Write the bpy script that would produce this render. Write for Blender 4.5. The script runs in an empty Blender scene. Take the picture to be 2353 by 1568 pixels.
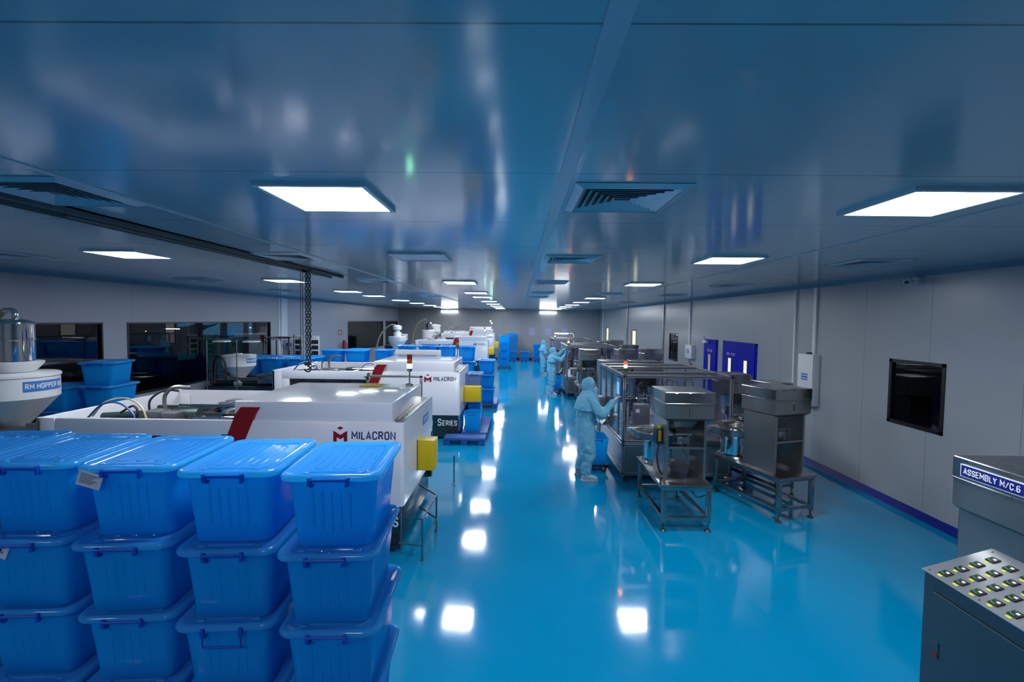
import bpy, bmesh, math, random
from mathutils import Vector, Matrix, noise
random.seed(7)
PI = math.pi
scene = bpy.context.scene
C = scene.collection

# ------------------------------------------------------------------ camera
F_PX, PITCH, YAW, ROLL = 1084.5, .0441, .0130, -.0114
CAMZ = 2.586
CEIL = 3.304
cp, sp, cy_, sy_ = math.cos(PITCH), math.sin(PITCH), math.cos(YAW), math.sin(YAW)
fw = Vector((-sy_ * cp, cy_ * cp, -sp)); rt = Vector((cy_, sy_, 0)); up = rt.cross(fw)
rr = rt * math.cos(ROLL) - up * math.sin(ROLL); uu = up * math.cos(ROLL) + rt * math.sin(ROLL)
cd = bpy.data.cameras.new('camera'); cam = bpy.data.objects.new('camera', cd); C.objects.link(cam)
cd.sensor_width = 36; cd.lens = 36 * F_PX / 2353; cd.clip_start = .05; cd.clip_end = 300
cam.matrix_world = Matrix(((rr.x, uu.x, -fw.x, 0), (rr.y, uu.y, -fw.y, 0), (rr.z, uu.z, -fw.z, CAMZ), (0, 0, 0, 1)))
scene.camera = cam

# ------------------------------------------------------------------ world, exposure
w = bpy.data.worlds.new('dusk'); scene.world = w; w.use_nodes = True
bg = w.node_tree.nodes['Background']; bg.inputs[0].default_value = (.10, .32, .45, 1); bg.inputs[1].default_value = .36
vs = scene.view_settings
vs.view_transform = 'Standard'; vs.look = 'None'; vs.gamma = 1; vs.use_curve_mapping = False
vs.exposure = 1.85
PANEL_STRENGTH = 15.0
PANEL_COLOR = (.90, .95, 1.0)

# ------------------------------------------------------------------ materials
def mat(name, col, rough=.5, metal=0, spec=.5, emit=None, es=0, coat=0, aniso=0):
    m = bpy.data.materials.new(name); m.use_nodes = True
    b = m.node_tree.nodes['Principled BSDF']
    b.inputs['Base Color'].default_value = (*col, 1); b.inputs['Roughness'].default_value = rough
    b.inputs['Metallic'].default_value = metal; b.inputs['Specular IOR Level'].default_value = spec
    b.inputs['Coat Weight'].default_value = coat; b.inputs['Coat Roughness'].default_value = .05
    if emit: b.inputs['Emission Color'].default_value = (*emit, 1); b.inputs['Emission Strength'].default_value = es
    m.diffuse_color = (*col, 1)
    return m
def nodes(m): return m.node_tree.nodes, m.node_tree.links, m.node_tree.nodes['Principled BSDF']
def add_noise(m, scale, amt=.15, bump=0, rough_amt=0, dist=.01):
    n, l, b = nodes(m)
    tc = n.new('ShaderNodeTexCoord'); nz = n.new('ShaderNodeTexNoise'); nz.inputs['Scale'].default_value = scale
    nz.inputs['Detail'].default_value = 5
    l.new(tc.outputs['Object'], nz.inputs['Vector'])
    if amt:
        base = b.inputs['Base Color'].default_value[:]
        mx = n.new('ShaderNodeMix'); mx.data_type = 'RGBA'
        mx.inputs[6].default_value = (*[c * (1 - amt) for c in base[:3]], 1); mx.inputs[7].default_value = (*[min(1, c * (1 + amt)) for c in base[:3]], 1)
        l.new(nz.outputs['Fac'], mx.inputs[0]); l.new(mx.outputs[2], b.inputs['Base Color'])
    if rough_amt:
        mr = n.new('ShaderNodeMapRange'); r = b.inputs['Roughness'].default_value
        mr.inputs['To Min'].default_value = max(0, r - rough_amt); mr.inputs['To Max'].default_value = r + rough_amt
        mr.inputs['From Min'].default_value = .3; mr.inputs['From Max'].default_value = .7
        l.new(nz.outputs['Fac'], mr.inputs['Value']); l.new(mr.outputs[0], b.inputs['Roughness'])
    if bump:
        bp = n.new('ShaderNodeBump'); bp.inputs['Strength'].default_value = bump; bp.inputs['Distance'].default_value = dist
        l.new(nz.outputs['Fac'], bp.inputs['Height']); l.new(bp.outputs[0], b.inputs['Normal'])
    return m
def seam_panels(m, axis, pitch, off, width=.004, dark=.55, wav=.25):
    """sheet-metal panels: thin joint line every pitch metres along an axis, slight oil-canning"""
    n, l, b = nodes(m)
    g = n.new('ShaderNodeNewGeometry'); s = n.new('ShaderNodeSeparateXYZ'); l.new(g.outputs['Position'], s.inputs[0])
    a = n.new('ShaderNodeMath'); a.operation = 'ADD'; a.inputs[1].default_value = -off; l.new(s.outputs[axis], a.inputs[0])
    p = n.new('ShaderNodeMath'); p.operation = 'PINGPONG'; p.inputs[1].default_value = pitch / 2; l.new(a.outputs[0], p.inputs[0])
    lt = n.new('ShaderNodeMath'); lt.operation = 'LESS_THAN'; lt.inputs[1].default_value = width; l.new(p.outputs[0], lt.inputs[0])
    base = b.inputs['Base Color'].default_value[:3]
    mx = n.new('ShaderNodeMix'); mx.data_type = 'RGBA'; mx.inputs[6].default_value = (*base, 1); mx.inputs[7].default_value = (*[c * dark for c in base], 1)
    l.new(lt.outputs[0], mx.inputs[0]); l.new(mx.outputs[2], b.inputs['Base Color'])
    nz = n.new('ShaderNodeTexNoise'); nz.inputs['Scale'].default_value = 1.6; nz.inputs['Detail'].default_value = 3; l.new(g.outputs['Position'], nz.inputs['Vector'])
    sb = n.new('ShaderNodeMath'); sb.operation = 'SUBTRACT'; l.new(nz.outputs['Fac'], sb.inputs[0]); l.new(lt.outputs[0], sb.inputs[1])
    bp = n.new('ShaderNodeBump'); bp.inputs['Strength'].default_value = wav; bp.inputs['Distance'].default_value = .01
    l.new(sb.outputs[0], bp.inputs['Height']); l.new(bp.outputs[0], b.inputs['Normal'])
    return m
def glass(name, tint=(.85, .9, .95), refl=1.0, rough=.0, ior=1.5):
    m = bpy.data.materials.new(name); m.use_nodes = True; n = m.node_tree.nodes; l = m.node_tree.links; n.clear()
    o = n.new('ShaderNodeOutputMaterial'); t = n.new('ShaderNodeBsdfTransparent'); t.inputs[0].default_value = (*tint, 1)
    g = n.new('ShaderNodeBsdfGlossy'); g.inputs[0].default_value = (refl, refl, refl, 1); g.inputs['Roughness'].default_value = rough
    f = n.new('ShaderNodeFresnel'); mx = n.new('ShaderNodeMixShader')
    # thin pane: both faces reflect like the air side (no total internal reflection in a flat sheet)
    ge = n.new('ShaderNodeNewGeometry'); mr = n.new('ShaderNodeMapRange'); mr.inputs['To Min'].default_value = ior; mr.inputs['To Max'].default_value = 1 / ior
    l.new(ge.outputs['Backfacing'], mr.inputs['Value']); l.new(mr.outputs[0], f.inputs[0])
    l.new(f.outputs[0], mx.inputs[0]); l.new(t.outputs[0], mx.inputs[1]); l.new(g.outputs[0], mx.inputs[2]); l.new(mx.outputs[0], o.inputs[0])
    return m
def plastic(name, col, trans, tf=.4, rough=.22):
    m = mat(name, col, rough, spec=.5); n, l, b = nodes(m); o = n['Material Output']
    t = n.new('ShaderNodeBsdfTranslucent'); t.inputs[0].default_value = (*trans, 1); mx = n.new('ShaderNodeMixShader'); mx.inputs[0].default_value = tf
    l.new(b.outputs[0], mx.inputs[1]); l.new(t.outputs[0], mx.inputs[2]); l.new(mx.outputs[0], o.inputs[0])
    add_noise(m, 9, .06, .15, 0, .004)
    return m

M = {}
M['floor'] = add_noise(mat('blue_epoxy', (.0, .235, .455), .085, spec=.5), 1.3, .05, .09, .03, .02)
M['ceiling'] = seam_panels(mat('ceiling_sheet', (.42, .49, .53), .125, spec=.5), 1, 1.165, .01, .004, .45, .10)
M['wall'] = seam_panels(mat('wall_sheet', (.34, .36, .385), .26, spec=.5), 1, 1.17, .40, .004, .6, .15)
M['wall_far'] = seam_panels(mat('wall_sheet_far', (.26, .27, .29), .3, spec=.5), 0, 1.17, .2, .006, .6, .15)
M['wall_left'] = seam_panels(mat('wall_sheet_left', (.34, .36, .42), .35, spec=.4), 1, 5.9, 15.5, .004, .7, .1)
M['strip'] = mat('strip_aluminium', (.45, .5, .55), .3, .2)
M['cove'] = mat('blue_cove', (.001, .012, .20), .4, spec=.3)
M['cove_top'] = mat('cove_grey_blue', (.12, .2, .28), .35)
M['white'] = add_noise(mat('machine_white', (.76, .75, .80), .18, spec=.5, coat=.3), 2, .02, .02, .03, .02)
M['white2'] = mat('white_powder', (.66, .67, .70), .4)
M['base_dark'] = mat('machine_base', (.012, .03, .04), .25, spec=.6)
M['black'] = mat('black_plastic', (.012, .012, .014), .4)
M['rubber'] = mat('black_rubber', (.015, .015, .016), .55)
M['darksteel'] = add_noise(mat('dark_steel', (.09, .09, .1), .35, .8), 12, .2)
M['steel'] = add_noise(mat('brushed_steel', (.36, .355, .35), .27, 1.0), 3, .04, 0, .02)
M['steel_sheet'] = add_noise(mat('steel_sheet', (.30, .295, .29), .34, .9), 3, .05, 0, .03)
M['chrome'] = mat('chrome', (.75, .75, .76), .06, 1.0)
M['alu'] = add_noise(mat('aluminium_profile', (.50, .51, .53), .28, .85), 9, .06)
M['slot'] = mat('profile_slot', (.02, .02, .025), .6)
M['red'] = mat('red_enamel', (.27, .002, .005), .35)
M['navy_text'] = mat('navy_lettering', (.035, .035, .09), .4)
M['white_text'] = mat('white_lettering', (.8, .8, .82), .4)
M['dark_red'] = mat('dark_red_lettering', (.035, .002, .005), .5)
M['yellow'] = mat('yellow_enamel', (.72, .50, .0), .4)
M['yellow_tag'] = mat('yellow_tag', (.65, .62, .02), .5)
M['blue_label'] = mat('blue_label', (.03, .16, .5), .4)
M['navy_label'] = mat('navy_label', (.01, .012, .22), .35)
M['door_blue'] = mat('door_blue', (.001, .008, .42), .5, spec=.1)
M['bin'] = plastic('blue_polypropylene', (.010, .42, .86), (.03, .74, 1.0), .62)
M['bin_lid'] = plastic('blue_lid_polypropylene', (.05, .31, .72), (.06, .74, 1.0), .50, .11)
M['bin_clear'] = plastic('pale_polypropylene', (.25, .45, .75), (.3, .5, .8), .5, .2)
M['bin_handle'] = mat('bin_handle_blue', (.002, .07, .46), .4, spec=.25)
M['pallet'] = mat('pallet_blue', (.008, .09, .36), .45)
M['pallet_pale'] = mat('pallet_pale_blue', (.015, .16, .50), .4)
M['paper'] = mat('paper_tag', (.42, .45, .55), .5)
M['film'] = glass('clear_film', (.9, .92, .95), 1.0, .08, 1.8)
M['window_glass'] = glass('dark_window_glass', (.44, .50, .56), 1.0, .0, 1.42)
M['outer_glass'] = glass('outer_window_glass', (.8, .85, .9), 1.0, .0, 1.3)
M['acrylic'] = glass('smoked_acrylic', (.92, .92, .96), 1.0, .01, 1.35)
M['acrylic_clear'] = glass('clear_acrylic', (.85, .87, .9), 1.0, .02, 1.35)
M['frame_black'] = mat('window_frame_black', (.008, .008, .009), .35)
M['room_dark'] = mat('next_room', (.008, .009, .012), .7)
M['grass'] = add_noise(mat('grass', (.01, .07, .02), .9), 3, .5)
M['hedge'] = add_noise(mat('hedge_leaves', (.01, .05, .015), .9), 6, .6)
M['coverall'] = add_noise(mat('pale_blue_coverall', (.16, .44, .60), .75, spec=.2), 22, .10, .25, 0, .006)
M['coverall_trim'] = add_noise(mat('pale_blue_hood', (.18, .47, .66), .75, spec=.2), 22, .08, .2, 0, .005)
M['skin'] = mat('skin', (.24, .11, .065), .5)
M['glove'] = mat('white_glove', (.55, .55, .56), .6)
M['shoe'] = mat('shoe_pale', (.32, .48, .58), .6)
M['sole'] = mat('shoe_sole', (.45, .47, .5), .6)
M['cream'] = mat('cream_sticker', (.6, .52, .25), .6)
M['screen'] = mat('touch_screen', (.1, .3, .4), .2, emit=(.25, .6, .75), es=.16)
M['led'] = mat('lit_diffuser', (.9, .9, .9), .4, emit=PANEL_COLOR, es=PANEL_STRENGTH)
M['led_far'] = mat('lit_batten', (.9, .9, .9), .4, emit=PANEL_COLOR, es=6)
M['diff_off'] = mat('unlit_diffuser', (.45, .55, .68), .3)
M['t_red'] = mat('lens_red', (.12, .003, .003), .25, emit=(1, .02, .01), es=.03)
M['t_amber'] = mat('lens_amber', (.28, .075, .003), .25, emit=(1, .3, .02), es=.03)
M['t_green_on'] = mat('lens_green_lit', (.5, .9, .7), .25, emit=(.30, 1, .55), es=6)
M['t_green'] = mat('lens_green', (.004, .12, .05), .25)
M['t_red_on'] = mat('lens_red_lit', (.6, .02, .02), .25, emit=(1, .03, .01), es=1.1)
M['t_amber_on'] = mat('lens_amber_lit', (.9, .5, .1), .25, emit=(1, .42, .08), es=7)
M['lit_pane'] = mat('lit_window_pane', (.5, .5, .4), .3, emit=(.62, .60, .46), es=.32)
M['lit_pane_dim'] = mat('dim_window_pane', (.2, .2, .15), .2, emit=(.45, .42, .30), es=.12)
M['digit'] = mat('lit_digits', (.8, .8, .8), .4, emit=(.8, .85, .8), es=.35)
M['led_green'] = mat('green_pilot', (.01, .2, .05), .4, emit=(.05, .9, .2), es=.15)
M['hose_blue'] = mat('blue_hose', (.01, .08, .28), .35)
M['hose_cream'] = mat('cream_hose', (.42, .36, .22), .35)
M['poster'] = mat('lilac_notice', (.36, .36, .56), .6)
M['inside'] = mat('machine_inside', (.035, .04, .045), .5, .3)
M['motor_grey'] = mat('motor_grey', (.12, .125, .14), .45)
M['beam_grey'] = add_noise(mat('beam_grey', (.10, .105, .105), .55), 5, .2)
M['green_paint'] = mat('grey_green_motor', (.03, .06, .06), .4)

# ------------------------------------------------------------------ mesh helpers
def obj(name, bm, m, parent=None, smooth=True, ang=35):
    me = bpy.data.meshes.new(name); bm.normal_update(); bm.to_mesh(me); bm.free()
    for mm in (m if isinstance(m, (list, tuple)) else [m]): me.materials.append(M[mm])
    if smooth:
        me.polygons.foreach_set('use_smooth', [True] * len(me.polygons)); me.set_sharp_from_angle(angle=math.radians(ang))
    o = bpy.data.objects.new(name, me); C.objects.link(o)
    if parent: o.parent = parent
    return o
def tag(o, label, cat, group=None, kind=None):
    if label: o['label'] = label
    if cat: o['category'] = cat
    if group: o['group'] = group
    if kind: o['kind'] = kind
    return o
def thing(name, label, cat, loc=(0, 0, 0), rz=0, group=None):
    o = bpy.data.objects.new(name, None); C.objects.link(o); o.empty_display_size = .1
    o.location = loc; o.rotation_euler = (0, 0, rz)
    return tag(o, label, cat, group)
def struct(name, bm, m, parent=None, smooth=False):
    o = obj(name, bm, m, parent, smooth); o['kind'] = 'structure'; return o
def dup(root, loc=None, rz=None, label=None, group=None, scale=None):
    def rec(o, par):
        c = o.copy(); C.objects.link(c)
        if par: c.parent = par
        for ch in kids(o): rec(ch, c)
        return c
    r = rec(root, None)
    if loc is not None: r.location = loc
    if rz is not None: r.rotation_euler = (0, 0, rz)
    if scale: r.scale = scale
    if label: r['label'] = label
    if group: r['group'] = group
    return r
KIDS = {}
def kids(o): return [c for c in C.objects if c.parent == o]

def B(): return bmesh.new()
def setm(faces, mi):
    if mi:
        for f in faces: f.material_index = mi
def box(bm, x0, y0, z0, x1, y1, z1, bev=0, mi=0, mtx=None, seg=2):
    x0, x1 = min(x0, x1), max(x0, x1); y0, y1 = min(y0, y1), max(y0, y1); z0, z1 = min(z0, z1), max(z0, z1)
    r = bmesh.ops.create_cube(bm, size=1)
    vs_ = r['verts']
    for v in vs_: v.co = Vector(((x0 + x1) / 2 + v.co.x * (x1 - x0), (y0 + y1) / 2 + v.co.y * (y1 - y0), (z0 + z1) / 2 + v.co.z * (z1 - z0)))
    fs = list({f for v in vs_ for f in v.link_faces})
    setm(fs, mi)
    if bev:
        es = list({e for v in vs_ for e in v.link_edges})
        rb = bmesh.ops.bevel(bm, geom=es, offset=bev, segments=seg, profile=.5, affect='EDGES')
        vs_ = list({v for f in rb['faces'] for v in f.verts} | {v for v in vs_ if v.is_valid})
        setm([f for f in rb['faces']], mi)
    if mtx is not None:
        for v in vs_: v.co = mtx @ v.co
    return vs_
def basis(d):
    d = d.normalized(); a = Vector((0, 0, 1)) if abs(d.z) < .9 else Vector((1, 0, 0))
    u = d.cross(a).normalized(); return u, d.cross(u).normalized()
def cyl(bm, p0, p1, r0, r1=None, seg=16, mi=0, cap=True):
    if r1 is None: r1 = r0
    p0, p1 = Vector(p0), Vector(p1); u, v = basis(p1 - p0)
    A = [bm.verts.new(p0 + (u * math.cos(2 * PI * i / seg) + v * math.sin(2 * PI * i / seg)) * r0) for i in range(seg)]
    Bv = [bm.verts.new(p1 + (u * math.cos(2 * PI * i / seg) + v * math.sin(2 * PI * i / seg)) * r1) for i in range(seg)]
    fs = [bm.faces.new((A[i], Bv[i], Bv[(i + 1) % seg], A[(i + 1) % seg])) for i in range(seg)]
    if cap: fs += [bm.faces.new(A), bm.faces.new(list(reversed(Bv)))]
    setm(fs, mi); return fs
def tube(bm, pts, r, seg=8, mi=0, closed=False, cap=True):
    pts = [Vector(p) for p in pts]; n = len(pts); rings = []
    rs = r if isinstance(r, (list, tuple)) else [r] * n
    prev = None
    for i, p in enumerate(pts):
        if closed: d = pts[(i + 1) % n] - pts[i - 1]
        else: d = pts[min(i + 1, n - 1)] - pts[max(i - 1, 0)]
        d.normalize()
        if prev is None: u, v = basis(d)
        else:
            u = (prev - d * prev.dot(d))
            u = u.normalized() if u.length > 1e-6 else basis(d)[0]
            v = d.cross(u)
        prev = u
        rings.append([bm.verts.new(p + (u * math.cos(2 * PI * k / seg) + v * math.sin(2 * PI * k / seg)) * rs[i]) for k in range(seg)])
    fs = []
    for i in range(n if closed else n - 1):
        a, b = rings[i], rings[(i + 1) % n]
        fs += [bm.faces.new((a[k], a[(k + 1) % seg], b[(k + 1) % seg], b[k])) for k in range(seg)]
    if cap and not closed: fs += [bm.faces.new(list(reversed(rings[0]))), bm.faces.new(rings[-1])]
    setm(fs, mi); return fs
def lathe(bm, prof, c=(0, 0, 0), seg=32, mi=0):
    """prof: list of (r, z); r=0 closes"""
    c = Vector(c); rings = []
    for r, z in prof:
        if r < 1e-5: rings.append([bm.verts.new(c + Vector((0, 0, z)))])
        else: rings.append([bm.verts.new(c + Vector((r * math.cos(2 * PI * k / seg), r * math.sin(2 * PI * k / seg), z))) for k in range(seg)])
    fs = []
    for a, b in zip(rings, rings[1:]):
        for k in range(seg):
            k2 = (k + 1) % seg
            if len(a) == 1 and len(b) == 1: continue
            if len(a) == 1: fs.append(bm.faces.new((a[0], b[k2], b[k])))
            elif len(b) == 1: fs.append(bm.faces.new((a[k], a[k2], b[0])))
            else: fs.append(bm.faces.new((a[k], a[k2], b[k2], b[k])))
    setm(fs, mi); return fs
def prism(bm, poly, axis, a, b, mi=0):
    """poly of 2D points extruded along axis ('x','y','z') from a to b"""
    def P(p, t): return {'x': (t, p[0], p[1]), 'y': (p[0], t, p[1]), 'z': (p[0], p[1], t)}[axis]
    A = [bm.verts.new(P(p, a)) for p in poly]; Bv = [bm.verts.new(P(p, b)) for p in poly]; n = len(poly)
    fs = [bm.faces.new(A), bm.faces.new(list(reversed(Bv)))] + [bm.faces.new((A[i], Bv[i], Bv[(i + 1) % n], A[(i + 1) % n])) for i in range(n)]
    bmesh.ops.recalc_face_normals(bm, faces=fs); setm(fs, mi); return fs
def rrect(w, l, r, z, n=5, cx=0, cy=0):
    r = min(r, w / 2 - 1e-4, l / 2 - 1e-4); pts = []
    for (sx, sy, a0) in ((1, 1, 0), (-1, 1, 90), (-1, -1, 180), (1, -1, 270)):
        for k in range(n + 1):
            a = math.radians(a0 + 90 * k / n)
            pts.append(Vector((cx + sx * (w / 2 - r) + r * math.cos(a), cy + sy * (l / 2 - r) + r * math.sin(a), z)))
    return pts
def loft(bm, rings, cap0=False, cap1=False, mi=0):
    R = [[bm.verts.new(p) for p in ring] for ring in rings]; n = len(R[0]); fs = []
    for a, b in zip(R, R[1:]): fs += [bm.faces.new((a[k], a[(k + 1) % n], b[(k + 1) % n], b[k])) for k in range(n)]
    if cap0: fs.append(bm.faces.new(list(reversed(R[0]))))
    if cap1: fs.append(bm.faces.new(R[-1]))
    setm(fs, mi); return fs

O_ = [(.12, 0), (0, .15), (0, .85), (.12, 1), (.33, 1), (.45, .85), (.45, .15), (.33, 0), (.12, 0)]
GLY = {'M': (.6, [[(0, 0), (0, 1), (.3, .35), (.6, 1), (.6, 0)]]), 'I': (0, [[(0, 0), (0, 1)]]), 'L': (.30, [[(0, 1), (0, 0), (.34, 0)]]),
       'A': (.5, [[(0, 0), (.25, 1), (.5, 0)], [(.1, .28), (.4, .28)]]),
       'C': (.45, [[(.45, .70), (.45, .85), (.33, 1), (.12, 1), (0, .85), (0, .15), (.12, 0), (.33, 0), (.45, .15), (.45, .30)]]),
       'R': (.45, [[(0, 0), (0, 1), (.3, 1), (.43, .88), (.43, .62), (.3, .5), (.02, .5)], [(.23, .48), (.45, 0)]]), 'O': (.45, [O_]), '0': (.45, [O_]),
       'N': (.48, [[(0, 0), (0, 1), (.48, 0), (.48, 1)]]), 'S': (.43, [[(.43, .76), (.43, .86), (.32, 1), (.12, 1), (0, .87), (0, .67), (.1, .56), (.33, .45), (.43, .34), (.43, .13), (.32, 0), (.12, 0), (0, .13), (0, .25)]]),
       'E': (.38, [[(.38, 1), (0, 1), (0, 0), (.38, 0)], [(.02, .52), (.33, .52)]]), 'Q': (.5, [O_, [(.26, .2), (.5, -.04)]]),
       'H': (.46, [[(0, 0), (0, 1)], [(.46, 0), (.46, 1)], [(.02, .52), (.44, .52)]]), 'P': (.43, [[(0, 0), (0, 1), (.3, 1), (.43, .88), (.43, .58), (.3, .46), (.02, .46)]]),
       'B': (.44, [[(.02, .53), (.3, .53), (.42, .64), (.42, .89), (.3, 1), (0, 1), (0, 0), (.32, 0), (.44, .12), (.44, .4), (.32, .51)]]),
       'Y': (.5, [[(0, 1), (.25, .5), (.5, 1)], [(.25, .5), (.25, 0)]]), '/': (.35, [[(0, 0), (.35, 1)]]), '.': (0, [[(0, 0), (0, .08)]]),
       '1': (.2, [[(.0, .82), (.2, 1), (.2, 0)]]), '5': (.43, [[(.40, 1), (.04, 1), (.02, .56), (.3, .58), (.43, .45), (.43, .13), (.3, 0), (.1, 0), (0, .12)]]),
       '6': (.43, [[(.4, .87), (.3, 1), (.13, 1), (0, .85), (0, .13), (.12, 0), (.31, 0), (.43, .13), (.43, .43), (.31, .55), (.1, .55)]]), '-': (.3, [[(0, .45), (.3, .45)]])}
def stroke(bm, P, t, z1):
    P = [Vector((a, b)) for a, b in P]; n = len(P); closed = (P[0] - P[-1]).length < 1e-4
    if closed: P = P[:-1]; n -= 1
    rows_ = []
    for i in range(n):
        a = P[i] - P[i - 1] if (i or closed) else P[1] - P[0]; b = P[(i + 1) % n] - P[i] if (i < n - 1 or closed) else a
        a, b = a.normalized(), b.normalized(); m = (a + b); m = m.normalized() if m.length > 1e-3 else a
        nn = Vector((-m.y, m.x)); k = min(1 / max(.35, nn.dot(Vector((-a.y, a.x)))), 2.2) * t / 2
        e = Vector((0, 0))
        if not closed and i == 0: e = -a * 0
        rows_.append([bm.verts.new((P[i].x + sgn * nn.x * k, P[i].y + sgn * nn.y * k, z)) for sgn, z in ((1, 0), (1, z1), (-1, z1), (-1, 0))])
    for i in range(n if closed else n - 1):
        a, b = rows_[i], rows_[(i + 1) % n]
        for k in range(4): bm.faces.new((a[k], a[(k + 1) % 4], b[(k + 1) % 4], b[k]))
    if not closed: bm.faces.new(rows_[0]); bm.faces.new(list(reversed(rows_[-1])))
def text_bm(s, width, height, depth=.002, t=.15):
    """lettering built from strokes in the XY plane, lower-left at the origin, width x height"""
    bm = B(); x = t / 2
    for ch in s:
        if ch == ' ': x += .34; continue
        w_, st = GLY[ch]
        for k, P in enumerate(st): stroke(bm, [(a + x, t / 2 + b * (1 - t)) for a, b in P], t, 1 - .15 * k)
        x += w_ + t + .13
    W_ = x - .13 - t / 2
    bmesh.ops.recalc_face_normals(bm, faces=bm.faces[:])
    for v in bm.verts: v.co = Vector((v.co.x / W_ * width, v.co.y * height, v.co.z * depth))
    return bm
def face_mtx(o, right, upv=(0, 0, 1)):
    r = Vector(right).normalized(); u = Vector(upv).normalized(); n = r.cross(u)
    return Matrix(((r.x, u.x, n.x, o[0]), (r.y, u.y, n.y, o[1]), (r.z, u.z, n.z, o[2]), (0, 0, 0, 1)))
def text(name, s, m, origin, right, width, height, parent, upv=(0, 0, 1), depth=.002):
    bm = text_bm(s, width, height, depth); bm.transform(face_mtx(origin, right, upv))
    return obj(name, bm, m, parent, smooth=False)
def arc(c, r, a0, a1, n, u, v):
    c, u, v = Vector(c), Vector(u), Vector(v)
    return [c + u * r * math.cos(math.radians(a0 + (a1 - a0) * i / n)) + v * r * math.sin(math.radians(a0 + (a1 - a0) * i / n)) for i in range(n + 1)]
def smooth_path(pts, n=8):
    """Catmull-Rom through the points"""
    P = [Vector(p) for p in pts]; P = [P[0] * 2 - P[1]] + P + [P[-1] * 2 - P[-2]]; out = []
    for i in range(1, len(P) - 2):
        for k in range(n):
            t = k / n; a, b, c, d = P[i - 1:i + 3]
            out.append(.5 * ((2 * b) + (-a + c) * t + (2 * a - 5 * b + 4 * c - d) * t * t + (-a + 3 * b - 3 * c + d) * t ** 3))
    out.append(P[-2]); return out

# ================================================================== THE SETTING
XL, XR, YB, YF = -7.93, 5.40, -4.0, 31.2
bm = B(); box(bm, XL - .2, YB - .2, -.1, XR + .2, YF + .2, 0); struct('floor', bm, 'floor')
bm = B(); box(bm, XL - .2, YB - .2, CEIL, XR + .2, YF + .2, CEIL + .1); struct('ceiling', bm, 'ceiling')
def wall_x(name, x0, x1, y0, y1, z0, z1, holes, m):
    """wall lying in a YZ plane with rectangular holes (ya, yb, za, zb), sorted by y"""
    bm = B(); y = y0
    for ya, yb, za, zb in sorted(holes):
        if ya > y: box(bm, x0, y, z0, x1, ya, z1)
        if za > z0: box(bm, x0, ya, z0, x1, yb, za)
        if zb < z1: box(bm, x0, ya, zb, x1, yb, z1)
        y = yb
    box(bm, x0, y, z0, x1, y1, z1)
    return struct(name, bm, m)
LW = [(7.25, 8.9, .95, 2.455), (9.46, 15.0, .95, 2.455), (21.85, 27.55, 1.0, 2.45), (28.1, 30.9, 1.0, 2.45)]
RW = [(6.0, 6.90, 1.18, 2.095), (16.0, 16.9, 1.25, 2.2), (21.65, 22.5, .9, 2.21), (28.2, 29.05, .9, 2.22)]
wall_x('wall_left', XL - .12, XL, YB, YF, 0, CEIL, LW, 'wall_left')
wall_x('wall_right', XR, XR + .08, YB, YF, 0, CEIL, RW, 'wall')
bm = B(); box(bm, XL - .1, YF, 0, XR + .1, YF + .1, CEIL); struct('wall_far', bm, 'wall_far')
bm = B(); box(bm, XL - .1, YB - .1, 0, XR + .1, YB, CEIL); struct('wall_back', bm, 'wall_far')
# window frames and panes
def window(n, x, side, h, fr=.035, pane='window_glass', mull=(), depth=.05):
    ya, yb, za, zb = h; x0, x1 = (x - depth, x + .012) if side > 0 else (x - .012, x + depth)
    bm = B()
    box(bm, x0, ya, za, x1, ya + fr, zb); box(bm, x0, yb - fr, za, x1, yb, zb)
    box(bm, x0, ya, za, x1, yb, za + fr); box(bm, x0, ya, zb - fr, x1, yb, zb)
    for m_ in mull: box(bm, x0, m_ - .02, za, x1, m_ + .02, zb)
    f = struct('window_%d' % n, bm, 'frame_black')
    bm = B(); xm = (x0 + x1) / 2; box(bm, xm - .004, ya + fr, za + fr, xm + .004, yb - fr, zb - fr)
    struct('pane', bm, pane, f); return f
for i, h in enumerate(LW): window(i + 1, XL, 1, h, .03, 'window_glass', (), .08)
window(5, XR, -1, RW[0], .045); window(6, XR, -1, RW[1], .04)
window(7, XR, -1, RW[2], .05, 'lit_pane'); window(8, XR, -1, RW[3], .05, 'lit_pane')
# dark rooms beyond the glass
def back_room(name, x0, x1, y0, y1, m='room_dark'):
    bm = B(); t = .05
    for b_ in ((x0, y0, -t, x1, y1, 0), (x0, y0, 3, x1, y1, 3 + t), (x0, y0, 0, x1, y0 + t, 3), (x0, y1 - t, 0, x1, y1, 3)): box(bm, *b_)
    return struct(name, bm, m)
back_room('wall_corridor_right', XR + .1, XR + 2.2, 5, 18)
bm = B(); box(bm, XR + 2.2, 5, 0, XR + 2.25, 18, 3); struct('wall_corridor_outer_right', bm, 'room_dark')
back_room('wall_corridor_left', -12.0, XL - .13, 2, 32)
GL = [(16.4, 17.5, 1.0, 2.7), (17.75, 19.0, 1.0, 2.7), (19.25, 20.6, 1.0, 2.7), (20.8, 21.3, 1.0, 2.7), (21.5, 21.75, 1.0, 2.7), (27, 29, .3, 2.6)]
wall_x('wall_corridor_outer_left', -12.1, -12.0, 2, 32, 0, 3, GL, 'room_dark')
for i, h in enumerate(GL): window(i + 9, -12.0, 1, h, .03, 'outer_glass')
bm = B(); box(bm, -60, -10, -.2, -12.2, 70, -.1); struct('floor_lawn', bm, 'grass')
bm = B(); bmesh.ops.create_grid(bm, x_segments=60, y_segments=6, size=1)
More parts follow.
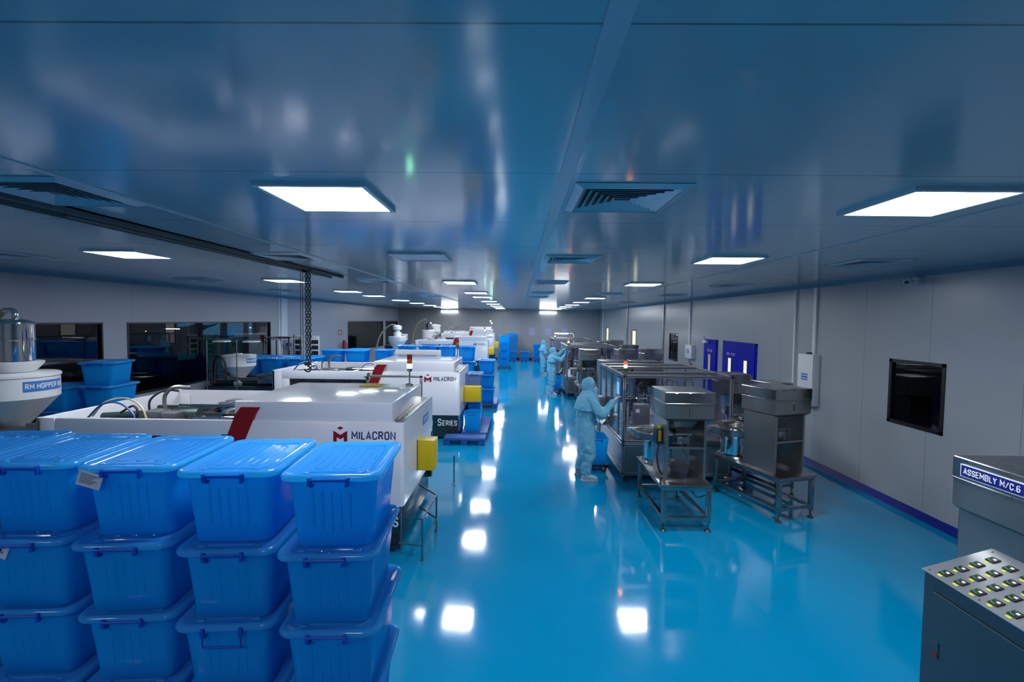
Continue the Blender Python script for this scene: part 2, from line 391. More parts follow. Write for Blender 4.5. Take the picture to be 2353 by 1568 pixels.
for v in bm.verts:
    y = v.co.x * 16 + 24; t = (v.co.y + 1) / 2
    p = Vector((-26 - math.sin(t * PI) * 1.2, y, math.sin(t * PI / 2) * 1.9 - .1)) + noise.noise_vector(Vector((y * .8, t * 3, 0))) * .7
    v.co = p
h_ = obj('hedge', bm, 'hedge'); tag(h_, 'dark green hedge on the lawn outside, seen dimly through the long left window', 'hedge', kind='stuff')
# covings and skirting
bm = B(); prism(bm, [(XR, 0), (XR, .1), (XR - .012, .1), (XR - .05, .012), (XR - .06, 0)], 'y', YB, YF); struct('baseboard_right', bm, 'cove', smooth=False)
bm = B(); prism(bm, [(XL, 0), (XL, .1), (XL + .012, .1), (XL + .06, 0)], 'y', YB, YF); struct('baseboard_left', bm, 'cove')
bm = B(); box(bm, XL + .06, YF - .02, 0, XR - .06, YF, .09, .004); struct('baseboard_far', bm, 'cove')
for nm, x in (('trim_1', XR), ('trim_2', XL)):
    s = -1 if x > 0 else 1; bm = B()
    prism(bm, [(x, CEIL), (x, CEIL - .07), (x + s * .01, CEIL - .07), (x + s * .05, CEIL - .02), (x + s * .075, CEIL)], 'y', YB, YF); struct(nm, bm, 'cove_top')
# ceiling strips running down the room
for i, (x0, x1) in enumerate(((.195, .262), (-2.40, -2.355), (2.90, 2.93))):
    bm = B(); box(bm, x0, YB, CEIL - .006, x1, YF if i else 20, CEIL + .02, .002); struct('trim_%d' % (3 + i), bm, 'strip')
# recessed rail slot for the hoist: a grey channel hanging just under the ceiling
bm = B()
box(bm, -3.19, 2.0, CEIL - .012, -2.97, 8.0, CEIL + .02); box(bm, -3.19, 2.0, CEIL - .045, -3.17, 8.0, CEIL); box(bm, -2.99, 2.0, CEIL - .045, -2.97, 8.0, CEIL)
box(bm, -3.10, 3.2, CEIL - .05, -3.06, 7.6, CEIL - .012)
o = struct('trim_6', bm, 'beam_grey')
# wide flat light panel (column casing) on left wall
bm = B(); box(bm, XL, 15.5, .0, XL + .012, 16.1, CEIL - .01); box(bm, XL, 15.62, .9, XL + .05, 15.68, CEIL - .07, .004); struct('trim_7', bm, 'white2')
# conduits on the right wall
def conduit(i, y, z0, z1, w=.05, m='white2'):
    bm = B(); box(bm, XR - .035, y - w / 2, z0, XR, y + w / 2, z1, .004); struct('trim_%d' % i, bm, m)
conduit(8, 8.64, 2.03, CEIL - .07, .09); conduit(9, 9.25, .1, CEIL - .07, .05); conduit(10, 14.9, 1.87, CEIL - .07, .12)
conduit(11, 17.6, .1, CEIL - .07, .16, 'steel_sheet'); conduit(12, 23.4, .1, CEIL - .07, .2, 'steel_sheet'); conduit(13, 30.2, .1, CEIL - .07, .15)
bm = B(); box(bm, XR - .03, 13.75, 2.155, XR, 14.85, 2.17); struct('trim_14', bm, 'white2')

# doors: two blue leaves pair and a single, on the right wall
def door(n, y0, y1, z1, leaves, sign, panes):
    bm = B(); f = .05
    box(bm, XR - .02, y0, .0, XR, y0 + f, z1); box(bm, XR - .02, y1 - f, 0, XR, y1, z1); box(bm, XR - .02, y0, z1 - f, XR, y1, z1)
    fr = struct('door_%d' % n, bm, 'door_blue')
    ys = [y0 + f + (y1 - y0 - 2 * f) * k / leaves for k in range(leaves + 1)]
    for k in range(leaves):
        a, b = ys[k] + .004, ys[k + 1] - .004
        bm = B(); box(bm, XR - .035, a, .01, XR - .002, b, z1 - f - .003, .004); lf = struct('door_leaf', bm, 'door_blue', fr)
        pm = panes[k]; mid = (a + b) / 2 + (b - a) * (-.0)
        bm = B(); box(bm, XR - .04, mid - .10, 1.02, XR - .034, mid + .10, 1.72, 0, 0); box(bm, XR - .043, mid - .075, 1.05, XR - .038, mid + .075, 1.69, 0, 1)
        q = obj('pane', bm, ['frame_black', pm], lf, False); q['kind'] = 'structure'
        bm = B(); box(bm, XR - .09, a + .06, .98, XR - .07, a + .08, 1.12, .004); box(bm, XR - .07, a + .06, 1.0, XR - .035, a + .08, 1.015); box(bm, XR - .07, a + .06, 1.085, XR - .035, a + .08, 1.1)
        q = obj('door_handle', bm, 'steel', lf); q['kind'] = 'structure'
    return fr
d1 = door(1, 10.70, 12.46, 2.115, 2, None, ('lit_pane', 'lit_pane'))
d2 = door(2, 12.81, 13.72, 2.115, 1, None, ('lit_pane_dim',))
def marks(bm, y0, y1, z, h, x, n=9, mi=0):
    """tiny strokes standing for lettering too small to read"""
    for k in range(n):
        a = y0 + (y1 - y0) * (k + .12) / n; b = y0 + (y1 - y0) * (k + .85) / n
        if k == n // 2: continue
        box(bm, x - .003, a, z, x, a + (b - a) * .3, z + h, mi=mi); box(bm, x - .003, a, z + h * .8, x, b, z + h, mi=mi); 
        if k % 2: box(bm, x - .003, a, z, x, b, z + h * .2, mi=mi)
bm = B(); marks(bm, 11.72, 12.2, 1.765, .06, XR - .0355, 10); q = obj('door_sign', bm, 'white_text', d1, False); q['kind'] = 'structure'
bm = B(); marks(bm, 13.1, 13.42, 1.76, .07, XR - .0355, 7); q = obj('door_sign', bm, 'white_text', d2, False); q['kind'] = 'structure'
bm = B(); box(bm, XR - .12, 13.35, 2.0, XR - .036, 13.62, 2.07, .008); box(bm, XR - .1, 13.36, 2.075, XR - .07, 13.62, 2.09, .003)
q = obj('door_closer', bm, 'white2', d2); q['kind'] = 'structure'

# ================================================================== CEILING FIXTURES
ROWY = [2.53, 5.12, 8.75, 12.10, 14.32, 17.6, 20.55, 23.5, 26.3, 28.8]
ORD = ['first', 'second', 'third', 'fourth', 'fifth', 'sixth', 'seventh', 'eighth', 'ninth', 'tenth']
def light_panel(lit):
    t = thing('ceiling_light', 'x', 'ceiling light'); s = .275
    bm = B()
    for b_ in ((-s - .028, -s - .028, s + .028, -s), (-s - .028, s, s + .028, s + .028), (-s - .028, -s, -s, s), (s, -s, s + .028, s)): box(bm, b_[0], b_[1], -.024, b_[2], b_[3], 0, .0)
    obj('frame', bm, 'white2', t, False)
    bm = B(); box(bm, -s, -s, -.018, s, s, -.004); obj('diffuser', bm, 'led' if lit else 'diff_off', t, False)
    return t
lit0 = light_panel(True); off0 = light_panel(False); used = set()
rows = [('left', -4.475, set()), ('middle', -1.115, {1}), ('right', 2.35, {3})]
for rn, x, off in rows:
    for k, y in enumerate(ROWY):
        if rn == 'left' and k == 0: continue
        src = off0 if k in off else lit0
        kk = k - 1 if rn == 'left' else k
        lab = '%s square ceiling light panel, %s from the camera in the %s row' % ('unlit' if k in off else 'glowing white', ORD[kk], rn)
        loc = (x, y + .275, CEIL)
        if src in used: o = dup(src, loc, 0, lab)
        else: o = src; o.location = loc; o['label'] = lab; used.add(src)
        o['group'] = 'ceiling light panels'
# unseen panels added behind the camera to brighten the near bin and machine fronts
for rn, x in (('left', -4.475), ('middle', -1.115)):
    for y, w_ in ((-.9, 'just'),):
        dup(lit0, (x, y, CEIL), 0, 'added unseen square ceiling light panel %s behind the photographer in the %s row' % (w_, rn), 'ceiling light panels')
def vent():
    t = thing('ceiling_vent', 'x', 'ceiling vent'); s = .31
    bm = B()
    def ring(a, za, b, zb, th=.002):
        A = rrect(2 * a, 2 * a, .001, za, 1); Bq = rrect(2 * b, 2 * b, .001, zb, 1)
        A2 = [p + Vector((0, 0, th)) for p in A]; B2 = [p + Vector((0, 0, th)) for p in Bq]
        loft(bm, [A, Bq, B2, A2, A])
    ring(s, -.004, s - .045, -.022); ring(s, 0, s, -.004)
    obj('frame', bm, 'strip', t, False)
    for k in range(6):
        bm = B(); a = s - .047 - k * .038
        ring(a, -.020, a - .026, -.002); obj('louvre', bm, 'strip', t, False)
    bm = B(); box(bm, -s + .03, -s + .03, -.0015, s - .03, s - .03, 0); obj('backing', bm, 'black', t, False)
    return t
v0 = vent(); first = True
for rn, x, ys in (('centre', .60, (2.48, 5.2, 8.55, 11.93, 14.1)), ('left', -2.71, (2.44, 5.2, 8.7, 12.05, 14.1)), ('far left', -6.15, (5.3, 8.75, 12.1)), ('right', 4.05, (5.25, 8.8, 12.25, 17.6, 20.6))):
    for k, y in enumerate(ys):
        lab = 'pale square louvred ceiling vent, %s from the camera in the %s line of vents' % (ORD[k], rn)
        if first: v0.location = (x, y + .31, CEIL); v0['label'] = lab; v0['group'] = 'square ceiling vents'; first = False
        else: dup(v0, (x, y + .31, CEIL), 0, lab, 'square ceiling vents')
for i, (x, s_) in enumerate(((-4.55, 'left'), (1.95, 'right'))):
    t = thing('wall_light', 'bright wide light fitting high on the far wall, %s of the two' % s_, 'wall light', (x, YF, 3.13), 0, 'light fittings on the far wall')
    bm = B(); box(bm, -.57, -.05, -.02, .57, 0, .06, .005); obj('housing', bm, 'white2', t)
    bm = B(); box(bm, -.55, -.07, -.06, .55, -.01, .05, .01); obj('tube', bm, 'led_far', t)
# hoist chain hanging from the channel
def chain(bm, x, y, z0, z1, L, wd, r, mi=0):
    n = int((z1 - z0) / (L * .78))
    for k in range(n):
        c = Vector((x, y, z1 - (k + .5) * L * .78)); pts = []
        for i in range(10):
            a = 2 * PI * i / 10; u = math.cos(a) * wd; v = math.sin(a) * L / 2
            pts.append(c + (Vector((u, 0, v)) if k % 2 else Vector((0, u, v))))
        tube(bm, pts, r, 5, mi, closed=True)
t = thing('chain_hoist', 'black chain hoist hanging from the ceiling channel above the nearest moulding machine', 'chain hoist', (-3.02, 6.7, 0))
bm = B(); chain(bm, 0, 0, 1.93, 3.24, .055, .019, .0075); chain(bm, .03, .03, 1.93, 3.24, .055, .019, .0075); obj('load_chain', bm, 'darksteel', t)
bm = B(); chain(bm, -.055, 0, 1.95, 3.24, .03, .006, .0025); chain(bm, -.09, .01, 1.98, 3.24, .03, .006, .0025); obj('hand_chain', bm, 'darksteel', t)
bm = B(); box(bm, -.05, -.06, 3.235, .05, .06, 3.29, .01); box(bm, -.02, -.09, 3.22, .04, .09, 3.245, .004); obj('trolley', bm, 'black', t)
bm = B(); tube(bm, smooth_path([(.01, 0, 1.94), (.01, 0, 1.90), (.045, 0, 1.88), (.055, 0, 1.845), (.02, 0, 1.815), (-.025, 0, 1.83), (-.03, 0, 1.855)]), .011, 8)
box(bm, -.03, -.03, 1.905, .05, .045, 1.96, .01); obj('hook', bm, 'black', t)
# cctv camera by the right wall
t = thing('security_camera', 'small white security camera under the ceiling on the right wall', 'security camera', (XR - .03, 6.47, 3.17))
bm = B(); box(bm, -.03, -.04, -.03, .03, .04, .06, .008); cyl(bm, (-.01, 0, 0), (-.10, -.03, -.01), .012); obj('bracket', bm, 'white2', t)
bm = B(); cyl(bm, (-.06, .02, .0), (-.20, -.08, -.02), .035, .04, 16); cyl(bm, (-.2, -.08, -.02), (-.205, -.083, -.02), .028, .028, 16, 1); obj('camera_body', bm, ['white2', 'black'], t)

# ================================================================== STORAGE BINS
BW, BL, BH = .475, .62, .37
def bin_body_bm(m_in=.0):
    bm = B(); w, l, h = BW - .035, BL - .045, BH - .018
    prof = [(.80, .0), (.835, .008), (.87, h * .35), (.93, h * .82), (.95, h - .012)]
    rings = [rrect(w * a, l * (a + .02), .055, z) for a, z in prof]
    rings += [rrect(w + .006, l + .006, .06, h - .012), rrect(w + .008, l + .008, .06, h), rrect(w * .93, l * .95, .055, h), rrect(w * .86, l * .88, .05, h * .35), rrect(w * .8, l * .82, .05, .012)]
    loft(bm, rings, True, True)
    # shallow upright ribs on both short faces
    for s in (-1, 1):
        for k in range(-2, 3):
            x = k * .042; yb = (l * .865) / 2; yt = (l * .955) / 2
            z0, z1 = .08 + abs(k) * .01, h * .80
            e = .0035; hw = .006
            def Y(z): return s * (l * (.855 + (.97 - .855) * (z / (h - .012))) / 2)
            vs8 = []
            for z in (z0, z1):
                for dx, dy in ((-hw, 0), (hw, 0), (hw * .5, e), (-hw * .5, e)):
                    vs8.append(bm.verts.new((x * (1 + .1 * z) + dx, Y(z) + s * (dy - .001), z)))
            for f in ((0, 1, 5, 4), (1, 2, 6, 5), (2, 3, 7, 6), (3, 0, 4, 7), (4, 5, 6, 7), (0, 3, 2, 1)):
                bm.faces.new([vs8[i] for i in f])
    bmesh.ops.recalc_face_normals(bm, faces=bm.faces[:]); return bm
def ridge(bm, path, hw, ht, z, closed=True):
    n = len(path); P = [Vector((p[0], p[1], 0)) for p in path]; rows_ = []
    for i in range(n):
        d = (P[(i + 1) % n] - P[i - 1]) if closed else (P[min(i + 1, n - 1)] - P[max(i - 1, 0)])
        d.normalize(); nrm = Vector((-d.y, d.x, 0))
        rows_.append([bm.verts.new(P[i] + nrm * a + Vector((0, 0, z + b))) for a, b in ((hw, 0), (hw * .4, ht), (-hw * .4, ht), (-hw, 0))])
    for i in range(n if closed else n - 1):
        a, b = rows_[i], rows_[(i + 1) % n]
        for k in range(3): bm.faces.new((a[k], a[k + 1], b[k + 1], b[k]))
def bin_lid_bm():
    bm = B(); w, l, h = BW, BL, BH
    prof = [(-.03, h - .022, .05), (-.004, h - .030, .062), (0, h - .026, .065), (.003, h - .012, .066), (-.001, h - .002, .065), (-.010, h + .004, .06), (-.022, h + .003, .055), (-.032, h - .004, .05), (-.045, h - .008, .045), (-.06, h - .008, .04)]
    rings = [rrect(w + 2 * a, l + 2 * a, r, z) for a, z, r in prof]
    loft(bm, rings, True, True)
    z = h - .0085
    ridge(bm, [(p.x, p.y) for p in rrect(w - .15, l - .15, .03, 0, 3)], .005, .006, z)
    for cx_ in (-.085, 0.0, .085):
        ridge(bm, [(p.x + cx_, p.y) for p in rrect(.045, l - .24, .022, 0, 4)], .004, .005, z)
    for cx_ in (-.15, .15):
        ridge(bm, [(p.x + cx_, p.y) for p in rrect(.012, .07, .004, 0, 1)], .003, .004, z)
    for s in (-1, 1):
        for cx_ in (-.13, .13):
            box(bm, cx_ - .02, s * (l / 2 - .062) - .01, z, cx_ + .02, s * (l / 2 - .062) + .01, z + .008, .003, seg=1)
    bmesh.ops.recalc_face_normals(bm, faces=bm.faces[:]); return bm
def handle_bm(s, down=False):
    bm = B(); y = s * (BL / 2 + .008); z = BH - .012
    for sx in (-1, 1):
        box(bm, sx * .087 - .009, y - .008, z - .036, sx * .087 + .009, y + .008, z + .006, .003, seg=1)
        box(bm, sx * .079 - .006, min(y, y - s * .02), z - .042, sx * .079 + .006, max(y, y - s * .02) + .002, z - .028, .002, seg=1)
    zz = z - .004 if not down else z - .085
    yy = y + s * .006 if not down else y - s * .002
    tube(bm, [(-.087, y, z - .01), (-.087, yy, zz), (.087, yy, zz), (.087, y, z - .01)] if down else [(-.092, yy, zz), (.092, yy, zz)], .0052, 6)
    if not down: box(bm, -.085, y - .003, z - .014, .085, y + .003, z - .004, .002, seg=1)
    return bm
mesh_cache = {}
def make_bin(label, lid=True, body='bin', lidm='bin_lid', down=False, handles=True):
    t = thing('storage_bin', label, 'storage bin')
    bm = bin_body_bm(); obj('bin_body', bm, body, t, ang=50)
    if lid: obj('bin_lid', bin_lid_bm(), lidm, t, ang=60)
    if handles:
        obj('handle', handle_bm(-1, down), 'bin_handle', t); obj('handle', handle_bm(1), 'bin_handle', t)
    return t
bin_lidded = make_bin('x'); bin_open = make_bin('x', lid=False); bin_drop = make_bin('x', down=True)
bin_pale = make_bin('x', body='bin_clear', lidm='bin_clear')
bin_used = set()
def put_bin(src, loc, rz, label, group, scale=(1, 1, 1)):
    if src in bin_used: return dup(src, loc, rz, label, group, scale)
    bin_used.add(src); src.location = loc; src.rotation_euler = (0, 0, rz); src.scale = scale; src['label'] = label; src['group'] = group
    return src
LAY = ['top', 'second down', 'third down', 'fourth down', 'bottom']
UPW = ['bottom', 'second up', 'third up', 'fourth up', 'fifth up']
near = [(-.900, 2.47), (-1.415, 2.50), (-1.945, 2.55), (-2.47, 2.57), (-3.0, 2.62)]
SN = ['first', 'second', 'third', 'fourth', 'fifth']
rnd = random.Random(3)
for si, (x, y) in enumerate(near):
    for k in range(5):
        jx, jy = ((0, 0) if k == 0 else (rnd.uniform(-.012, .012), rnd.uniform(-.02, .01)))
        rz = math.radians(4.5 + (0 if k == 0 else rnd.uniform(-2, 1)))
        lab = 'blue lidded bin in the near wall, %s in the %s stack from the aisle' % (LAY[k], SN[si])
        src = bin_drop if (si == 1 and k == 2) else bin_lidded
        if src is bin_drop: lab = 'blue lidded near bin with its handle hanging down, second stack from the aisle'
        put_bin(src, (x + jx, y + jy - (.02 if k else 0), .37 * (4 - k)), rz, lab, 'near wall of stacked blue bins')
G = 'blue bins stacked between the machines'
# left wall group
for k in range(4): put_bin(bin_lidded, (-7.18, 7.35, .37 * k), math.radians(8), 'blue lidded bin by the left window, %s in the left stack' % UPW[k], 'bins by the left window', (1.08, 1.08, 1))
for k in range(5):
    put_bin(bin_lidded, (-6.62 + (0 if k < 4 else -.04), 7.55, .37 * k), math.radians(14 if k == 4 else 4), 'blue lidded bin by the left window, %s' % ('alone on top of both stacks' if k == 4 else UPW[k] + ' in the right stack'), 'bins by the left window', (1.08, 1.08, 1))

def pallet(label, loc, w_=1.0, d_=1.0, rz=0, grp='blue plastic pallets', pale=False):
    t = thing('pallet', label, 'pallet', loc, rz, grp)
    bm = B(); n = 7
    for k in range(n):
        y0 = k * d_ / n; box(bm, 0, y0 + .008, .11, w_, y0 + d_ / n - .008, .14, .004, seg=1)
    box(bm, 0, 0, .095, w_, .06, .14, .004, seg=1); box(bm, 0, d_ - .06, .095, w_, d_, .14, .004, seg=1)
    obj('deck', bm, 'pallet_pale' if pale else 'pallet', t)
    bm = B()
    for i in range(3):
        x = i * (w_ - .14) / 2
        for j in range(3): box(bm, x, j * (d_ - .14) / 2, .02, x + .14, j * (d_ - .14) / 2 + .14, .11, .006, seg=1)
        box(bm, x, 0, 0, x + .14, d_, .02)
    obj('base', bm, 'pallet', t); return t
# wide bins behind the second machine's injection side
pallet('blue plastic pallet under the bins left of the second machine', (-7.35, 11.93, 0), 2.05, 1.22)
sc = (1.3, .9, 1.25)
for k in range(3):
    for i, x in enumerate((-7.00, -6.34, -5.68)):
        put_bin(bin_lidded, (x, 12.2, .15 + .4625 * k), 0, 'blue lidded bin beyond the second hopper, front row, %s layer, %s column' % (('bottom', 'middle', 'top')[k], ('left', 'middle', 'right')[i]), G, sc)
for i, x in enumerate((-7.00, -6.34, -5.68)):
    for k in range(3):
        put_bin(bin_lidded, (x, 12.81, .15 + .4625 * k), 0, 'blue lidded bin beyond the second hopper, back row, %s layer, %s column' % (('bottom', 'middle', 'top')[k], ('left', 'middle', 'right')[i]), G, sc)
# aisle-side bins beside the second machine
pallet('short blue plastic pallet before the aisle corner of the second machine', (-1.52, 9.58, 0), .86, .46)
pallet('blue plastic pallet along the aisle end of the second machine', (-1.21, 10.10, 0), .56, 1.85)
put_bin(bin_open, (-.985, 10.44, .142), 0, 'open blue bin on the pallet at the aisle end of the second machine', G, (.84, 1, 1.10))
for k in range(3):
    put_bin(bin_pale if k == 2 else bin_open, (-1.035, 11.56, .142 + .381 * k), 0, '%s behind the yellow box of the second machine' % (('lowest open blue bin', 'middle open blue bin', 'pale translucent lidded bin on the stack')[k]), G, (.76, 1, 1.03))
# rows between second and third machine
pallet('blue plastic pallet at the aisle end of the bin block behind the second machine', (-1.75, 13.65, 0), 1.15, 1.2)
pallet('blue plastic pallet in the middle of the bin block behind the second machine', (-3.55, 13.2, 0), 1.7, 1.2)
pallet('blue plastic pallet at the left of the bin block behind the second machine', (-5.62, 13.22, 0), 2.0, 1.2)
sc = (1.05, 1.05, 1.14); hz = .42
colx = [(-.97, 14.05, 3, 'aisle'), (-1.50, 13.55, 4, 'second'), (-2.06, 13.55, 4, 'third'), (-2.62, 13.55, 4, 'fourth'), (-3.25, 13.55, 4, 'fifth')]
colx = [(-.92, 14.0, 3, 'aisle'), (-1.47, 13.6, 4, 'second'), (-2.04, 13.6, 4, 'third'), (-2.60, 13.6, 4, 'fourth'), (-3.2, 13.6, 4, 'fifth')]
for x, y, n, nm in colx:
    for k in range(n):
        put_bin(bin_lidded, (x, y, .145 + hz * k), 0, 'blue lidded bin behind the second machine, %s in the %s column from the aisle' % (UPW[k], nm if nm != 'aisle' else 'first'), G, sc)
for i, (x, y) in enumerate(((-3.95, 13.9), (-4.62, 13.5), (-5.3, 13.5), (-4.75, 14.06))):
    for k in range(4):
        put_bin(bin_lidded, (x, y, .142 + .385 * k), PI / 2 if i > 0 else 0, 'blue lidded bin in the block behind the hoist, %s in the %s stack' % (UPW[k], ('right', 'front middle', 'front left', 'back')[i]), G, (1.02, 1.0, 1.035))
# trolley with open bins
def dolly(label, loc, w_=.62, d_=.6):
    t = thing('dolly', label, 'dolly', loc, 0, 'wheeled dollies under bins')
    bm = B()
    for b_ in ((-w_ / 2, -d_ / 2, .09, w_ / 2, -d_ / 2 + .05, .125), (-w_ / 2, d_ / 2 - .05, .09, w_ / 2, d_ / 2, .125), (-w_ / 2, -d_ / 2, .09, -w_ / 2 + .05, d_ / 2, .125), (w_ / 2 - .05, -d_ / 2, .09, w_ / 2, d_ / 2, .125)): box(bm, *b_, .004, seg=1)
    obj('deck', bm, 'black', t)
    for sx in (-1, 1):
        for sy in (-1, 1):
            bm = B(); x, y = sx * (w_ / 2 - .05), sy * (d_ / 2 - .05)
            cyl(bm, (x - .012, y, .04), (x + .012, y, .04), .04, .04, 16); box(bm, x - .02, y - .02, .05, x - .015, y + .02, .095); box(bm, x + .015, y - .02, .05, x + .02, y + .02, .095)
            obj('caster', bm, 'rubber', t)
    return t
dolly('dark wheeled dolly under the tall stack of open bins in the far aisle', (-.72, 24.9, 0), .70, .75)
for k in range(4):
    put_bin(bin_open, (-.72, 24.9, .13 + .41 * k), 0, 'open blue bin in the tall stack on a dolly in the far aisle, %s' % (('bottom', 'second up', 'third up', 'top')[k]), 'open bins on the far dolly', (1.32, 1.1, 1.15))
# by the far wall
for i, (x, l_) in enumerate(((-1.30, 'left of the tall blue stack'), (-.68, 'under the tall stack of blue lids'), (.08, 'under the single blue bin'), (.88, 'under two stacked bins'))):
    pallet('blue pallet against the far wall, ' + l_, (x, 29.6, 0), .60, 1.0, 0, 'pallets at the far wall')
put_bin(bin_lidded, (-.34, 30.05, .145), 0, 'blue lidded bin under the tall stack of lids at the far wall', 'bins at the far wall', (1.3, 1.2, 1.25))
put_bin(bin_lidded, (-.98, 30.15, .145), 0, 'blue lidded bin at the far wall, left of the tall stack of lids', 'bins at the far wall', (1.3, 1.2, 1.25))
put_bin(bin_lidded, (.44, 30.05, .145), 0, 'single blue lidded bin on a pallet at the far wall', 'bins at the far wall', (1.35, 1.2, 1.25))
for k in range(2): put_bin(bin_lidded, (1.24, 30.05, .145 + .465 * k), 0, '%s of two stacked blue bins on a pallet at the far wall' % ('lower', 'upper')[k], 'bins at the far wall', (1.35, 1.2, 1.25))
bm = B(); loft(bm, [rrect(.66, .72, .06, z) if i % 2 == 0 else rrect(.63, .69, .05, z) for i, z in enumerate((0, .004, .02, .05))], True, True)
lid0 = obj('blue_lid', bm, 'bin_lid', None); tag(lid0, 'flat blue bin lid in the tall stack of lids at the far wall', 'bin lid', 'tall stack of blue lids at the far wall')
for k in range(22):
    o = lid0 if k == 0 else lid0.copy()
    if k: C.objects.link(o)
    o.location = (-.34 + rnd.uniform(-.006, .006), 30.05, .615 + .054 * k)
# open bins on casters beside the workers
for i, (x, y, l_) in enumerate(((1.36, 8.25, 'beside the nearest worker'), (1.38, 17.1, 'behind the second worker'), (1.30, 23.2, 'by the farthest worker'))):
    dolly('dark wheeled dolly under the open bin ' + l_, (x, y, 0), .42, .54)
    put_bin(bin_open, (x, y, .13), 0, 'open blue bin on a dolly ' + l_, 'open bins beside the assembly machines', (.98, .98, 1.25))
# tags and plastic wraps on the near bins
def sleeve(label, c, rx, rz, w_=.115, h__=.075):
    t = thing('paper_tag', label, 'paper tag', c)
    mt = Matrix.Rotation(rz, 4, 'Z') @ Matrix.Rotation(rx, 4, 'Y')
    bm = B(); box(bm, -w_ / 2, 0, -h__, w_ / 2, .0012, 0, mtx=mt); obj('paper', bm, 'paper', t, False)
    bm = B()
    for k in range(6): box(bm, -w_ / 2 + .012, -.0012, -.016 - k * .0085, w_ / 2 - .02 - (k % 3) * .012, 0, -.0135 - k * .0085, mtx=mt)
    obj('print', bm, 'navy_text', t, False)
    bm = B(); tube(bm, [mt @ Vector(p) for p in ((-.01, .001, -.003), (-.02, .004, .012), (-.004, .006, .02), (.01, .002, .006))], .001, 5); obj('string', bm, 'white_text', t)
    return t
sleeve('sleeved paper tag on the handle of the third top bin from the aisle', (-2.055, 2.225, 1.825), math.radians(18), math.radians(4))
sleeve('paper tag tied to a second-layer bin at the left edge of the picture', (-2.545, 2.25, 1.455), math.radians(22), math.radians(4), .10, .07)
bm = B(); r2 = random.Random(5)
bmesh.ops.create_grid(bm, x_segments=9, y_segments=9, size=.035)
for v in bm.verts: v.co = Vector((v.co.x, v.co.y * .6, .004 + abs(noise.noise(v.co * 60)) * .035))
o = obj('plastic_scrap', bm, 'film'); o.location = (-.90, 2.155, 1.482); tag(o, 'crumpled scrap of clear film on the second-layer bin nearest the aisle', 'plastic scrap')

# ================================================================== INJECTION MOULDING MACHINES
def m_logo(bm, s):
    """diamond above a blocky letter in the XY plane, s = overall height; slot 0 bright, 1 dark"""
    def poly(pts, mi):
        prism(bm, [(x * s, y * s) for x, y in pts], 'z', 0, .003, mi)
    poly([(.45, .78), (.66, .89), (.45, 1.0), (.24, .89)], 0)
    poly([(0, 0), (.22, 0), (.22, .30), (.45, .16), (.45, .44), (0, .72)], 0)
    poly([(.90, 0), (.68, 0), (.68, .30), (.45, .16), (.45, .44), (.90, .72)], 1)
M['logo_dark'] = mat('logo_dark_red', (.22, .004, .02), .35)
def tower(parent, loc, s=1.0, mats=('t_red', 't_amber', 't_green_on'), pole=.19, r=.034, seglen=.062):
    bm = B(); lathe(bm, [(0, 0), (.055 * s, 0), (.055 * s, .02 * s), (.045 * s, .028 * s), (.010 * s, .03 * s), (.010 * s, pole), (.03 * s, pole + .005), (r, pole + .02), (r, pole + .05), (0, pole + .05)], (0, 0, 0), 20)
    t = obj('signal_tower', bm, 'steel_sheet', parent); t.location = loc
    z = pole + .05
    for k, mm in enumerate(reversed(mats)):
        bm = B(); lathe(bm, [(0, z), (r, z), (r * 1.04, z + .006), (r * 1.04, z + seglen - .006), (r, z + seglen), (0, z + seglen)], (0, 0, 0), 20); obj('lens', bm, mm, t); z += seglen
    bm = B(); lathe(bm, [(0, z), (r, z), (r, z + .006), (0, z + .008)], (0, 0, 0), 20); obj('lens_cap', bm, 'motor_grey', t)
    return t
